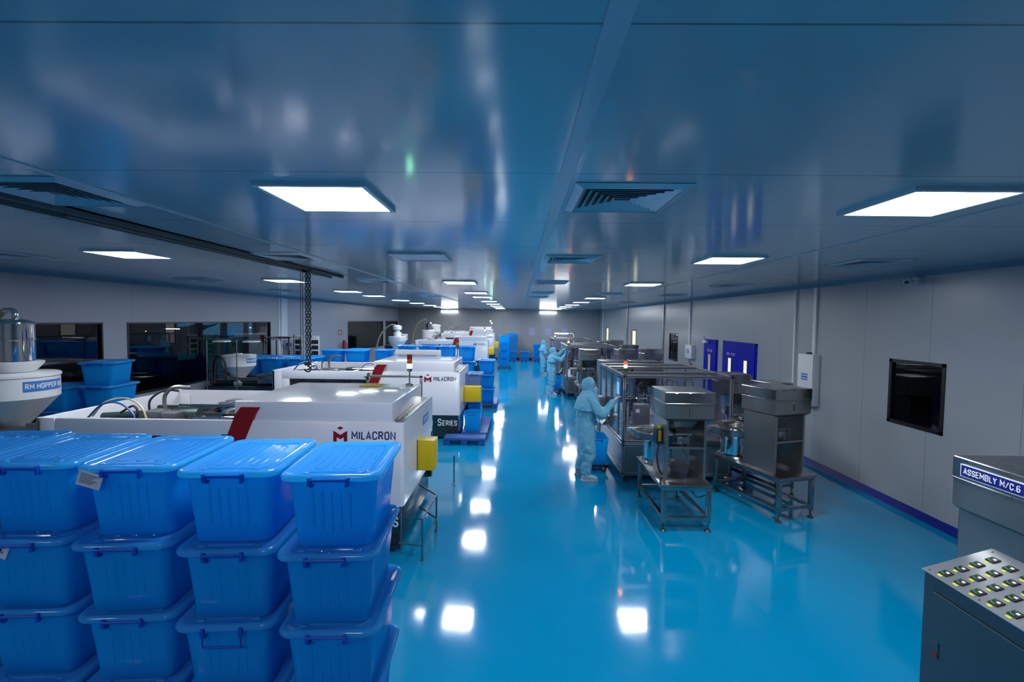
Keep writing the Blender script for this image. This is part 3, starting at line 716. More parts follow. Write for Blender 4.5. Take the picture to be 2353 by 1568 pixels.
def machine(label, loc, first=True, scale=(1, 1, 1), slot=True, yellow=(.22, .70, .38, .70), hopper=True, steel_low=False, tw=('t_red', 't_amber', 't_green_on'), tower_at=(3.80, 1.41), rail=False, series=True):
    t = thing('injection_moulding_machine', label, 'moulding machine', loc, 0, 'white moulding machines in a row'); t.scale = scale
    W, D = 4.06, 1.75
    # body: outer skin
    bm = B()
    z0, zt = .52, 1.452
    if slot:
        box(bm, .205, 0, 1.27, 2.25, .05, zt, .006); box(bm, .205, 0, z0, .36, .05, 1.27, .004); box(bm, .205, 0, z0, 2.25, .05, .72, .004); box(bm, 2.05, 0, .6, 2.25, .05, 1.3, .004)
    box(bm, 0, 0, z0, .197, .055, zt + .002, .008)                     # left post, seam beside it
    box(bm, 0, 0, z0, .05, 2.2, zt, .008)                              # left end wall
    box(bm, .05, 2.14, 1.22, 2.25, 2.2, zt - .01, .006)                # rear rail
    box(bm, .05, 2.0, 1.20, 2.2, 2.14, 1.24, .004)
    # right closed block with rounded vertical corner
    R_ = [Vector((x, y, 0)) for x, y in [(2.2, 0.0)] + [(3.2, 0.0)] + [(W - .04 + .04 * math.sin(a), .04 - .04 * math.cos(a)) for a in [PI / 2 * k / 6 for k in range(7)]] + [(W, D - .02), (W - .02, D), (2.2, D)]]
    def at(z): return [p + Vector((0, 0, z)) for p in R_]
    loft(bm, [at(z0), at(zt - .008), [p + Vector(((-.004 if p.x > 3 else 0), .004 if p.y < .9 else -.004, zt)) for p in R_]], True, False)
    top = [p + Vector(((-.004 if p.x > 3 else 0), .004 if p.y < .9 else -.004, zt)) for p in R_]
    fs = bm.faces.new([bm.verts.new(p) for p in top])
    obj('body', bm, 'white', t)
    # channel between hood and the end wall
    bm = B(); box(bm, 3.935, .10, zt - .0, 3.985, 1.66, zt + .012); box(bm, 3.99, .02, zt, W - .004, D - .02, zt + .014, .004); obj('top_channel', bm, 'steel_sheet', t)
    bm = B()
    for x, y in ((3.4, .03), (2.6, .03), (4.02, .35), (4.02, 1.5), (3.97, .05)): cyl(bm, (x, y, zt - .002), (x, y, zt + .018), .008, .008, 10)
    obj('bolts', bm, 'black', t)
    # inner works below the open top
    bm = B(); box(bm, .055, .06, z0, 2.2, 2.135, 1.18)
    for x in (.45, .95, 1.45, 1.9): box(bm, x, .2, 1.17, x + .14, 1.9, 1.27, .01)
    for y in (.25, .8, 1.1, 1.6): box(bm, .1, y, 1.17, 2.2, y + .07, 1.30, .01)
    obj('inner_block', bm, 'inside', t)
    if slot:
        bm = B(); box(bm, .36, .03, .72, 2.05, .045, 1.27); obj('gate_window', bm, 'acrylic', t, False)
    bm = B()
    for y, z in ((.62, 1.34), (1.35, 1.34)): cyl(bm, (.62, y, z), (2.2, y, z), .034, .032, 16)
    obj('tie_bars', bm, 'chrome', t)
    bm = B(); box(bm, 1.0, 1.45, 1.28, 2.25, 1.62, 1.31, .004); box(bm, 1.0, 1.75, 1.33, 2.25, 1.95, 1.36, .004); box(bm, 1.0, 1.6, 1.22, 2.25, 1.64, 1.36, .003); box(bm, 1.35, 1.1, 1.05, 1.45, 2.0, 1.34, .006); box(bm, .3, .9, 1.15, .95, 1.2, 1.26, .01)
    obj('cross_rails', bm, 'alu', t)
    bm = B(); box(bm, .86, .40, 1.22, 1.06, .62, 1.46, .03); box(bm, 1.03, .42, 1.26, 1.24, .60, 1.44, .03); cyl(bm, (1.05, .66, 1.36), (1.34, .70, 1.36), .095, .095, 20, 1); cyl(bm, (.30, .5, 1.36), (.72, .56, 1.38), .055, .055, 16, 1); box(bm, .28, .46, 1.24, .9, .60, 1.34, .01, 1)
    obj('drive_motor', bm, ['motor_grey', 'green_paint', 'white2'], t)
    bm = B(); box(bm, .55, 1.45, 1.30, .69, 1.475, 1.50, .006); obj('bracket_plate', bm, 'white2', t)
    for mm, pts, r in (('hose_cream', [(.30, .35, 1.40), (.42, .4, 1.56), (.62, .45, 1.60), (.82, .42, 1.52), (.95, .35, 1.38)], .011), ('hose_blue', [(.28, .3, 1.38), (.42, .35, 1.54), (.62, .35, 1.56), (.82, .3, 1.46), (.9, .25, 1.36)], .011),
                       ('hose_blue', [(1.78, .35, 1.30), (1.84, .4, 1.52), (1.98, .45, 1.58), (2.1, .45, 1.52), (2.16, .4, 1.38)], .009), ('rubber', [(.88, .48, 1.42), (.88, .5, 1.58), (.98, .6, 1.68), (1.1, .68, 1.66)], .013), ('rubber', [(.6, .4, 1.44), (.75, .4, 1.52), (.82, .38, 1.44), (.76, .36, 1.36)], .013), ('hose_blue', [(1.95, .3, 1.35), (2.05, .3, 1.44), (2.18, .3, 1.44)], .012)):
        bm = B(); tube(bm, smooth_path(pts), r, 8); obj('hose', bm, mm, t)
    bm = B(); tube(bm, smooth_path([(1.02, .55, 1.42), (1.02, .55, 1.62), (1.10, .60, 1.72), (1.24, .68, 1.71)]), .022, 10); obj('coupling_pipe', bm, 'steel', t)
    # lower base
    bm = B(); box(bm, .03, .05, .05, W - .045, D - .05, z0, .03); obj('base', bm, 'base_dark', t)
    bm = B()
    for x in (.3, 1.4, 2.6, 3.7):
        for y in (.25, D - .25): cyl(bm, (x, y, 0), (x, y, .055), .05, .035, 14)
    obj('levelling_feet', bm, 'rubber', t)
    if steel_low:
        bm = B(); box(bm, W - .045, .03, .06, W - .003, D - .45, z0 + .0, .006); obj('end_cover', bm, 'chrome', t)
    bm = B(); box(bm, W - .05, D - .12, .30, W + .01, D - .02, z0 + .45, .02); obj('edge_strip', bm, 'base_dark', t)
    # hood
    bm = B(); box(bm, 2.19, .02, zt - .01, 3.93, 1.56, 1.665, .012, seg=3); obj('clamp_hood', bm, 'white', t)
    # red slanted panel
    bm = B(); prism(bm, [(2.09, 1.20), (2.30, 1.20), (2.44, 1.535), (2.22, 1.535)], 'y', -.012, .02); prism(bm, [(2.22, 1.535), (2.44, 1.535), (2.48, 1.60), (2.27, 1.60)], 'y', 0.0, .02); obj('red_flash', bm, 'red', t, False)
    # emblem + maker's name
    bm = B(); m_logo(bm, .17); bm.transform(face_mtx((3.29, -.0005, 1.235), (1, 0, 0))); obj('emblem', bm, ['red', 'logo_dark'], t, False)
    text('lettering', 'MILACRON', 'navy_text', (3.49, -.0005, 1.262), (1, 0, 0), .485, .092, t, depth=.004)
    if series:
        bm = B(); box(bm, 2.6, -.004, .045, W - .03, .05, z0 - .005, .003); p_ = obj('series_panel', bm, 'base_dark', t, False)
        text('lettering', 'Q', 'white_text', (3.365, -.0045, .29), (1, 0, 0), .12, .15, p_, depth=.004)
        text('lettering', '-', 'white_text', (3.515, -.0045, .355), (1, 0, 0), .05, .018, p_, depth=.004)
        text('lettering', 'S', 'white_text', (3.585, -.0045, .29), (1, 0, 0), .085, .155, p_, depth=.004)
        text('lettering', 'ERIES', 'white_text', (3.69, -.0045, .295), (1, 0, 0), .315, .115, p_, depth=.004)
        text('lettering', '150', 'dark_red', (3.77, -.0045, .09), (1, 0, 0), .23, .13, p_, depth=.004)
    # label on the end wall
    bm = B(); box(bm, W, 1.05, 1.19, W + .004, 1.42, 1.31, 0, 0); marks_x = W + .0065
    for k in range(7):
        a = 1.09 + k * .043; box(bm, W + .003, a, 1.22, W + .006, a + .012, 1.28, 0, 1); box(bm, W + .003, a, 1.265, W + .006, a + .032, 1.28, 0, 1)
    obj('end_label', bm, ['blue_label', 'white_text'], t, False)
    # yellow guard box on end wall
    pw, py, ph, pz = yellow
    bm = B(); box(bm, W, py, pz, W + pw, py + .22, pz + ph, .006); box(bm, W - .002, py - .01, pz - .005, W + .006, py, pz + ph + .01, .001, 1); obj('guard_box', bm, ['yellow', 'black'], t)
    bm = B()
    for y in (.14, 1.2): pass
    if rail:
        bm.free(); bm = B()
        tube(bm, [(3.12, 1.72, zt), (3.12, 1.72, 1.76), (3.12, 1.80, 1.78), (3.12, 1.72, 1.78)], .018, 4)
        box(bm, 3.10, 1.70, 1.70, 3.13, 1.73, 1.77); box(bm, 3.10, 1.70, zt, 3.13, 1.73, 1.77, .002); box(bm, 3.88, 1.70, 1.2, 3.915, 1.73, 1.765, .002); box(bm, 3.10, 1.70, 1.735, 3.915, 1.73, 1.765, .002); box(bm, 3.10, 1.60, 1.735, 3.13, 1.73, 1.765, .002)
        obj('top_rail', bm, 'steel', t)
        bm = B()
        for x, y in ((4.30, -.15), (4.33, .55)): cyl(bm, (x, y, .0), (x, y, .46), .011, .011, 10); cyl(bm, (x, y, 0), (x, y, .02), .022, .014, 10)
        tube(bm, [(4.04, -.1, .16), (4.30, -.15, .16), (4.33, .55, .16), (4.05, .9, .16)], .011, 8)
        tube(bm, [(4.04, -.1, .45), (4.30, -.15, .45), (4.33, .55, .45), (4.05, .9, .45)], .011, 8)
        obj('cable_stand', bm, 'steel', t)
        bm = B(); cyl(bm, (4.32, 2.2, .0), (4.32, 2.2, .46), .011, .011, 10); lathe(bm, [(0, 0), (.03, 0), (.02, .02), (0, .02)], (4.32, 2.2, 0), 12); obj('stand_post', bm, 'steel', t)
    else: bm.free()
    tower(t, (tower_at[0], tower_at[1], 1.665), 1, tw)
    # injection side: platform, rails, hopper
    bm = B(); box(bm, -1.85, .55, .06, 0, 1.6, 1.0, .02); box(bm, -1.9, .8, 1.0, .2, 1.4, 1.14, .02); obj('injection_unit', bm, 'base_dark', t)
    bm = B(); box(bm, -1.6, .6, 1.14, .1, .66, 1.2, .004); box(bm, -1.6, 1.2, 1.14, .1, 1.26, 1.2, .004); box(bm, -.55, .4, 1.10, -.1, .44, 1.26, .003); box(bm, -.55, .4, 1.26, 0, .43, 1.29, .003); box(bm, -.75, .7, 1.14, -.3, 1.15, 1.27, .02); obj('carriage_rails', bm, 'steel', t)
    if hopper:
        hx, hy = hopper[0], hopper[1]; hr = hopper[2]
        bm = B(); lathe(bm, [(.05, 1.06), (.07, 1.10), (hr * .975, 1.10 + hr * .98), (hr, 1.10 + hr * 1.0), (hr, 1.10 + hr * 1.62), (hr * 1.03, 1.10 + hr * 1.63), (hr * 1.03, 1.10 + hr * 1.70), (hr * .98, 1.10 + hr * 1.73), (0, 1.10 + hr * 1.76)], (hx, hy, 0), 40)
        box(bm, hx - .09, hy - .09, 1.0, hx + .09, hy + .09, 1.08, .01)
        h = obj('hopper', bm, 'white2', t)
        zt_ = 1.10 + hr * 1.76
        # curved label facing the aisle side
        s = 'RM HOPPER NO'; wl = hr * 1.15; a0 = math.radians(hopper[3])
        bm = B(); n = 14
        for k in range(n):
            a = a0 + wl / hr * k / n; b = a0 + wl / hr * (k + 1) / n; q = hr + .003
            zz0, zz1 = 1.10 + hr * 1.22, 1.10 + hr * 1.52
            v_ = [bm.verts.new((hx + q * math.cos(c_), hy + q * math.sin(c_), z)) for c_, z in ((a, zz0), (b, zz0), (b, zz1), (a, zz1))]; bm.faces.new(v_)
        lb = obj('hopper_label', bm, 'blue_label', h, False)
        bm = text_bm(s, wl * .92, hr * .16, .002)
        for v in bm.verts:
            a = a0 + (v.co.x + wl * .04) / hr; q = hr + .004 + v.co.z
            v.co = Vector((hx + q * math.cos(a), hy + q * math.sin(a), 1.10 + hr * 1.29 + v.co.y))
        obj('label_lettering', bm, 'white_text', lb, False)
        if hopper[4]:
            r = .205; z = zt_
            bm = B(); lathe(bm, [(0, z), (.20, z), (.28, z + .10), (.285, z + .13), (0, z + .14)], (hx, hy, 0), 32)
            obj('loader_cone', bm, 'white2', h)
            z += .14
            bm = B(); lathe(bm, [(0, z), (r, z), (r, z + .26), (r + .008, z + .265), (r + .008, z + .285), (r, z + .29), (r, z + .47), (r + .012, z + .475), (r + .008, z + .49), (r * .6, z + .525), (0, z + .54)], (hx, hy, 0), 40)
            tube(bm, smooth_path([(hx + .03, hy, z + .52), (hx + .03, hy, z + .60), (hx - .01, hy, z + .645), (hx - .10, hy, z + .64)], 6), .032, 14)
            obj('vacuum_loader', bm, 'chrome', h)
            bm = B(); tube(bm, smooth_path([(hx - .08, hy, z + .64), (hx - .2, hy + .05, z + .60), (hx - .45, hy + .1, z + .35), (hx - .6, hy + .1, z - .2), (hx - .6, hy + .1, z - 1.2), (hx - .6, hy + .1, .02)], 8), .035, 12); obj('feed_hose', bm, 'hose_cream', h)
        else:
            bm = B(); box(bm, hx - .12, hy - .03, zt_ - .005, hx + .06, hy + .03, zt_ + .025, .004); obj('lid_grip', bm, 'white2', h)
        for dx, hh in ((0, .5), (.07, .36)):
            bm = B(); tube(bm, smooth_path([(hx - hr * .85 + dx, hy - .55, 1.10), (hx - hr * .85 + dx, hy - .53, 1.24 + hh * .7), (hx - hr * .55, hy - .5, 1.24 + hh), (hx - hr * .2 - dx * .7, hy - .45, 1.24 + hh * .7), (hx - hr * .15 - dx * .7, hy - .4, 1.15)]), .017, 8); obj('hose', bm, 'rubber', h)
    return t
machine('white moulding machine nearest the camera, behind the near wall of blue bins', (-5.30, 5.09, 0), hopper=(-1.16, .86, .43, -34, True), rail=True)
machine('white moulding machine second from the camera, with a paper roll on its hood', (-5.30, 10.08, 0), hopper=(-1.22, .85, .35, -35, False), yellow=(.39, .76, .36, .68), steel_low=True, tower_at=(3.82, 1.42), tw=('t_red', 't_amber', 't_green'))
machine('white moulding machine third from the camera, beyond the bin block', (-5.18, 23.5, 0), scale=(.9, .9, 1.05), hopper=(-.95, .85, .36, -20, False), yellow=(.28, .9, .34, .75))
machine('white moulding machine fourth from the camera, near the far wall', (-4.32, 26.3, 0), scale=(.73, .8, 1.24), hopper=(-.6, .85, .42, -20, False), yellow=(.3, .9, .30, .78), series=False)
machine('white moulding machine farthest from the camera, only its top showing', (-4.47, 28.15, 0), scale=(.72, .8, 1.30), hopper=None, series=False)
# far vacuum loader column
t = thing('granule_loader', 'tall white granule loader with pipes standing between the far machines', 'granule loader', (-4.95, 25.9, 0))
bm = B(); lathe(bm, [(0, .9), (.08, .9), (.36, 1.45), (.38, 1.5), (.38, 1.95), (.3, 2.0), (0, 2.0)], (0, 0, 0), 24); cyl(bm, (0, 0, 0), (0, 0, .92), .25, .25, 20); obj('cone', bm, 'white2', t)
bm = B(); lathe(bm, [(0, 2.0), (.14, 2.0), (.16, 2.15), (.16, 2.35), (.1, 2.42), (0, 2.44)], (.05, 0, 0), 20); cyl(bm, (-.12, 0, 2.0), (-.12, 0, 2.62), .03); cyl(bm, (-.2, 0, 2.0), (-.2, 0, 2.5), .025); obj('loader_pipes', bm, 'steel', t)
bm = B(); tube(bm, smooth_path([(-.15, 0, 2.6), (-.5, 0, 2.4), (-.8, .1, 1.9), (-.9, .1, 1.2), (-.9, .1, .02)]), .03, 8); obj('feed_hose', bm, 'hose_cream', t)
t = thing('granule_loader', 'smaller white granule loader with a curved hose left of the tall loader', 'granule loader', (-5.5, 21.4, 0))
bm = B(); lathe(bm, [(0, 1.1), (.1, 1.1), (.38, 1.55), (.4, 1.6), (.4, 1.78), (0, 1.8)], (0, 0, 0), 24); cyl(bm, (0, 0, 0), (0, 0, 1.12), .25, .25, 20); obj('cone', bm, 'white2', t)
bm = B(); lathe(bm, [(0, 1.8), (.17, 1.8), (.17, 1.98), (.1, 2.0), (.1, 2.05), (.2, 2.12), (.2, 2.24), (.12, 2.3), (0, 2.31)], (0, 0, 0), 20); obj('loader_head', bm, 'white2', t)
bm = B(); tube(bm, smooth_path([(-.05, 0, 2.28), (-.3, 0, 2.3), (-.7, .1, 2.0), (-.95, .1, 1.4), (-1.0, .1, .5), (-1.0, .1, .02)]), .035, 8); obj('feed_hose', bm, 'hose_cream', t)
# things on the machines
bm = B(); box(bm, -.13, -.13, 0, .13, .13, .012, .003); o = obj('yellow_pad', bm, 'cream', None); M['cream'].node_tree.nodes['Principled BSDF'].inputs['Base Color'].default_value = (.42, .28, .01, 1)
o.location = (-2.0, 6.42, 1.666); tag(o, 'flat mustard-yellow pad lying on the hood of the nearest machine', 'pad')
t = thing('paper_roll', 'white rolled sheet lying across the hood of the second machine', 'paper roll', (-2.45, 11.55, 1.665))
bm = B(); pts = []
for k in range(40):
    a = k / 39 * 2 * PI * 1.35; r = .085 - k * .0009; pts.append((math.cos(a) * r, math.sin(a) * r + .086))
for a, b in zip(pts, pts[1:]):
    v_ = [bm.verts.new((x, p[0], p[1])) for p in (a, b) for x in (-.55, .55)]; bm.faces.new((v_[0], v_[1], v_[3], v_[2]))
bmesh.ops.remove_doubles(bm, verts=bm.verts[:], dist=1e-5); bmesh.ops.solidify(bm, geom=bm.faces[:], thickness=.003)
obj('sheet', bm, 'white2', t)

# ================================================================== ASSEMBLY MACHINES (right)
def profile(bm, p0, p1, s=.045):
    """aluminium profile bar between two points on an axis, with dark slots (slot 1)"""
    x0, y0, z0 = p0; x1, y1, z1 = p1; h = s / 2
    box(bm, min(x0, x1) - h, min(y0, y1) - h, min(z0, z1) - h, max(x0, x1) + h, max(y0, y1) + h, max(z0, z1) + h, .003, 0, seg=1)
    e = .0012; q = .006
    if abs(x1 - x0) > max(abs(y1 - y0), abs(z1 - z0)):
        box(bm, min(x0, x1), y0 - h - e, z0 - q, max(x0, x1), y0 + h + e, z0 + q, 0, 1); box(bm, min(x0, x1), y0 - q, z0 - h - e, max(x0, x1), y0 + q, z0 + h + e, 0, 1)
    elif abs(y1 - y0) > abs(z1 - z0):
        box(bm, x0 - h - e, min(y0, y1), z0 - q, x0 + h + e, max(y0, y1), z0 + q, 0, 1); box(bm, x0 - q, min(y0, y1), z0 - h - e, x0 + q, max(y0, y1), z0 + h + e, 0, 1)
    else:
        box(bm, x0 - h - e, y0 - q, min(z0, z1), x0 + h + e, y0 + q, max(z0, z1), 0, 1); box(bm, x0 - q, y0 - h - e, min(z0, z1), x0 + q, y0 + h + e, max(z0, z1), 0, 1)
def enclosure(label, loc, D=2.15, tw=('t_red_on', 't_amber_on', 't_green'), W=1.75):
    t = thing('assembly_machine', label, 'assembly machine', loc, 0, 'glazed assembly machines along the aisle')
    h = .0225; ZT, ZM = 1.71, .655
    bm = B()
    for x in (h, W - h):
        for y in (h, D - h): profile(bm, (x, y, .12), (x, y, ZT))
    for z in (.14, ZM - .05, ZM + .01, ZT):
        profile(bm, (h, h, z), (W - h, h, z)); profile(bm, (h, D - h, z), (W - h, D - h, z)); profile(bm, (h, h, z), (h, D - h, z)); profile(bm, (W - h, h, z), (W - h, D - h, z))
    for y in (.55, 1.5): profile(bm, (h, y, ZT), (W - h, y, ZT))
    for x in (W * .45, W - .42): profile(bm, (x, h, ZM), (x, h, ZT), .03)
    for x in (W * .35, W * .78): profile(bm, (x, D - h, ZM), (x, D - h, ZT), .03)
    for y in (.40, .95, 1.02, 1.55): profile(bm, (h, y, ZM), (h, y, ZT), .035)
    for x in (W * .8, .12): profile(bm, (x, h, .14), (x, h, ZM - .05), .03)
    obj('frame', bm, ['alu', 'slot'], t, False)
    bm = B(); box(bm, .04, .02, .15, W - .04, .035, ZM - .06); box(bm, .02, .05, .15, .035, D - .05, ZM - .06); box(bm, W - .035, .05, .15, W - .02, D - .05, ZM - .06); box(bm, .05, D - .035, .15, W - .05, D - .02, ZM - .06); obj('base_panels', bm, 'steel_sheet', t, False)
    bm = B(); box(bm, .03, .03, ZM + .02, W - .03, D - .03, ZM + .035); obj('work_plate', bm, 'steel', t, False)
    for nm, b_ in (('front_glazing', (.05, h - .003, ZM + .03, W - .05, h + .003, ZT - .02)), ('rear_glazing', (.05, D - h - .003, ZM + .03, W - .05, D - h + .003, ZT - .02)), ('left_glazing', (h - .003, .05, ZM + .03, h + .003, D - .05, ZT - .02)), ('right_glazing', (W - h - .003, .05, ZM + .03, W - h + .003, D - .05, ZT - .02))):
        bm = B(); box(bm, *b_); obj(nm, bm, 'acrylic', t, False)
    # touch panel on aisle side
    bm = B(); box(bm, -.035, .07, 1.28, .0, .33, 1.66, .006); q = obj('control_panel', bm, 'bin_handle', t); q.data.materials[0] = M['blue_label']
    bm = B(); box(bm, -.038, .11, 1.40, -.034, .29, 1.60); obj('screen', bm, 'screen', q, False)
    bm = B()
    for k in range(3): cyl(bm, (-.035, .12 + k * .07, 1.33), (-.055, .12 + k * .07, 1.33), .014, .014, 12)
    obj('buttons', bm, 'yellow', q)
    bm = B(); box(bm, .02, -.005, 1.0, .032, -.0, 1.12, .003)
    tube(bm, [(W - .12, -.0, .98), (W - .12, -.035, .98), (W - .12, -.035, 1.12), (W - .12, .0, 1.12)], .006, 8); obj('door_pull', bm, 'alu', t)
    # inner mechanism
    bm = B(); lathe(bm, [(0, 0), (.34, 0), (.36, .03), (.36, .09), (.30, .10), (0, .10)], (W * .5, 1.05, ZM + .035), 36)
    for k in range(10):
        a = 2 * PI * k / 10; x, y = W * .5 + .27 * math.cos(a), 1.05 + .27 * math.sin(a); box(bm, x - .03, y - .03, ZM + .13, x + .03, y + .03, ZM + .20, .005, seg=1); cyl(bm, (x, y, ZM + .2), (x, y, ZM + .26), .01, .01, 8)
    obj('rotary_table', bm, 'alu', t)
    r3 = random.Random(11)
    bm = B()
    for (x, y) in ((.35, .55), (.55, 1.5), (.95, .42), (1.35, .7), (1.4, 1.5), (.30, 1.2)):
        hgt = r3.uniform(.35, .62); box(bm, x - .035, y - .035, ZM + .035, x + .035, y + .035, ZM + hgt, .004, seg=1)
        box(bm, x - .12, y - .03, ZM + hgt - .06, x + .16, y + .03, ZM + hgt, .004, seg=1); box(bm, x + .08, y - .04, ZM + hgt - .24, x + .15, y + .04, ZM + hgt - .05, .004, seg=1)
        cyl(bm, (x + .115, y, ZM + hgt - .34), (x + .115, y, ZM + hgt - .2), .012, .012, 8)
    obj('pick_arms', bm, 'darksteel', t)
    bm = B(); box(bm, .28, .30, ZM + .04, .52, .50, ZM + .55, .01); box(bm, .68, .28, ZM + .04, .86, .46, ZM + .46, .01); box(bm, .285, .295, ZM + .42, .35, .30, ZM + .48, 0, 1); box(bm, .7, .275, ZM + .36, .76, .28, ZM + .42, 0, 1); obj('feeder_boxes', bm, ['motor_grey', 'white_text'], t)
    bm = B()
    for k in range(7):
        a, b = r3.uniform(.2, W - .2), r3.uniform(.3, 1.7)
        tube(bm, smooth_path([(a, b, ZM + .45), (a + .05, b + .05, ZM + .75), (a + .2, b + .1, ZM + .8), (a + .3, b + .1, ZM + .4)]), .006, 6)
    obj('air_lines', bm, 'rubber', t)
    # swarf of clamps at the outlet on the aisle side
    bm = B(); box(bm, -.13, 1.0, .84, -.0, 1.3, .86, .003); prism(bm, [(-.14, .70), (0, .86), (0, .88), (-.14, .72)], 'y', 1.0, 1.3); box(bm, -.12, 1.4, .62, .0, 1.62, 1.15, .008); obj('outlet_chute', bm, 'steel_sheet', t)
    bm = B()
    for x in (.08, W - .08):
        for y in (.1, D - .1): cyl(bm, (x, y, .02), (x, y, .12), .015, .015, 10); lathe(bm, [(0, 0), (.055, 0), (.05, .012), (.02, .028), (0, .03)], (x, y, 0), 16)
    obj('levelling_feet', bm, 'rubber', t)
    tower(t, (.06, .12, ZT + .02), .5, tw, .005, .024, .052)
    return t
enclosure('glazed aluminium-framed assembly machine nearest the camera, with a worker at its panel', (1.68, 7.5, 0))
enclosure('glazed assembly machine second from the camera, with a worker reaching up at its corner', (1.66, 16.0, 0), 2.6)
enclosure('glazed assembly machine farthest down the aisle, with a lamp over it', (1.66, 22.0, 0), 2.4, ('t_red', 't_amber_on', 't_green'))
t = thing('work_lamp', 'lit batten lamp on a bent post above the farthest assembly machine', 'work lamp', (2.35, 24.6, 0))
bm = B(); tube(bm, [(.55, 0, 0), (.55, 0, 1.80), (.5, 0, 1.92), (.3, 0, 1.94)], .02, 8); obj('post', bm, 'white2', t)
bm = B(); box(bm, -.45, -.04, 1.90, .25, .04, 1.95, .01); obj('batten', bm, 'led_far', t)

def hopper_unit(label, loc, rz=0, bowl=True, control=True):
    t = thing('parts_feeder', label, 'parts feeder', loc, rz, 'steel parts feeders with square hoppers')
    TW, TD, TZ = .60, 1.20, .585
    bm = B(); box(bm, -.04, -.04, TZ - .018, TW, TD, TZ, .003); box(bm, -.02, -.02, TZ - .07, TW - .02, .02, TZ - .018, .003); box(bm, -.02, TD - .05, TZ - .07, TW - .02, TD - .02, TZ - .018, .003)
    box(bm, -.02, 0, TZ - .07, .015, TD - .03, TZ - .018, .003); box(bm, TW - .055, 0, TZ - .07, TW - .02, TD - .03, TZ - .018, .003); obj('table_top', bm, 'steel', t)
    LX, LY = (-.015, TW - .065), (-.015, TD - .065)
    for x in LX:
        for y in LY:
            bm = B(); box(bm, x, y, .10, x + .052, y + .052, TZ - .018, .004); lg = obj('leg', bm, 'steel', t)
            bm = B(); cyl(bm, (x + .022, y + .022, .02), (x + .022, y + .022, .10), .009, .009, 10); lathe(bm, [(0, 0), (.042, 0), (.042, .006), (.02, .022), (0, .026)], (x + .022, y + .022, 0), 20); obj('foot', bm, 'darksteel', lg)
    bm = B(); x0, x1, y0, y1 = LX[0], LX[1] + .052, LY[0], LY[1] + .052
    for b_ in ((x0, y0, x1, y0 + .048), (x0, y1 - .048, x1, y1), (x0, y0, x0 + .048, y1), (x1 - .048, y0, x1, y1)): box(bm, b_[0] + .004, b_[1] + .004, .135, b_[2] - .004, b_[3] - .004, .182, .003)
    obj('lower_rails', bm, 'steel', t)
    # body
    bx0, bx1, by0, by1 = .065, .57, .15, .70; z0, z1 = TZ, 1.345
    bm = B(); box(bm, bx0, by0, z0, bx0 + .006, by1, z1, .001); box(bm, bx1 - .006, by0, z0, bx1, by1, z1, .001); box(bm, bx0, by1 - .006, z0 + .5, bx1, by1, z1); box(bm, bx0, by0, z0 + .40, bx1, by0 + .25, z0 + .405)
    for x in (bx0, bx1 - .03): box(bm, x, by0 - .004, z0, x + .03, by0 + .004, z1, .001)
    box(bm, bx0, by0 - .003, z0 + .40, bx1, by0 + .003, z0 + .425, .001); obj('side_panels', bm, 'steel_sheet', t, False)
    bm = B(); box(bm, bx0 + .03, by0 - .001, z0 + .425, bx1 - .03, by0 + .002, z1); obj('front_window', bm, 'acrylic_clear', t, False)
    bm = B(); A = rrect(.34, .38, .005, z1, 1, .32, .38); Bq = rrect(.12, .14, .005, z1 - .22, 1, .32, .40); loft(bm, [A, Bq], False, False)
    box(bm, .26, .30, z1 - .24, .38, .50, z1 - .2, .004); box(bm, .20, .22, z0 + .55, .42, .50, z0 + .58, .01); obj('funnel', bm, 'steel_sheet', t, False)
    bm = B(); box(bm, .24, .26, z0 + .43, .40, .46, z0 + .53, .02); tube(bm, [(.28, .2, z0 + .42), (.28, .2, z0 + .56)], .006, 6); tube(bm, [(.36, .2, z0 + .42), (.36, .2, z0 + .56)], .006, 6); obj('vibrator', bm, 'alu', t)
    # square hopper box: chamfered bottom, body and lid with a bright seam
    hx0, hx1, hy0, hy1 = .03, .665, .13, .73; cxh, cyh = (hx0 + hx1) / 2, (hy0 + hy1) / 2; w_, d_ = hx1 - hx0, hy1 - hy0
    bm = B(); loft(bm, [rrect(w_ - .10, d_ - .09, .006, z1 - .01, 2, cxh, cyh), rrect(w_ - .01, d_ - .01, .01, 1.372, 2, cxh, cyh), rrect(w_ - .01, d_ - .01, .01, 1.552, 2, cxh, cyh)], True, True); obj('hopper_box', bm, 'steel_sheet', t, ang=30)
    bm = B(); loft(bm, [rrect(w_ - .006, d_ - .006, .01, 1.553, 2, cxh, cyh), rrect(w_ + .006, d_ + .006, .012, 1.555, 2, cxh, cyh), rrect(w_ + .006, d_ + .006, .012, 1.562, 2, cxh, cyh), rrect(w_ - .002, d_ - .002, .01, 1.568, 2, cxh, cyh), rrect(w_ - .002, d_ - .002, .01, 1.700, 2, cxh, cyh), rrect(w_ - .012, d_ - .012, .01, 1.706, 2, cxh, cyh)], True, True)
    for x in (cxh - .17, cxh, cxh + .16): box(bm, x - .02, hy0 - .006, 1.682, x + .02, hy0 + .01, 1.696, .003, seg=1)
    obj('hopper_lid', bm, 'steel', t, ang=30)
    bm = B(); box(bm, cxh - .003, hy0 - .001, 1.415, cxh + .003, hy0 + .006, 1.51); obj('sight_slot', bm, 'black', t, False)
    bm = B(); cyl(bm, (cxh, hy0 + .004, 1.405), (cxh, hy0 - .006, 1.405), .006, .006, 8); cyl(bm, (cxh, hy0 + .004, 1.52), (cxh, hy0 - .006, 1.52), .006, .006, 8); obj('screws', bm, 'chrome', t)
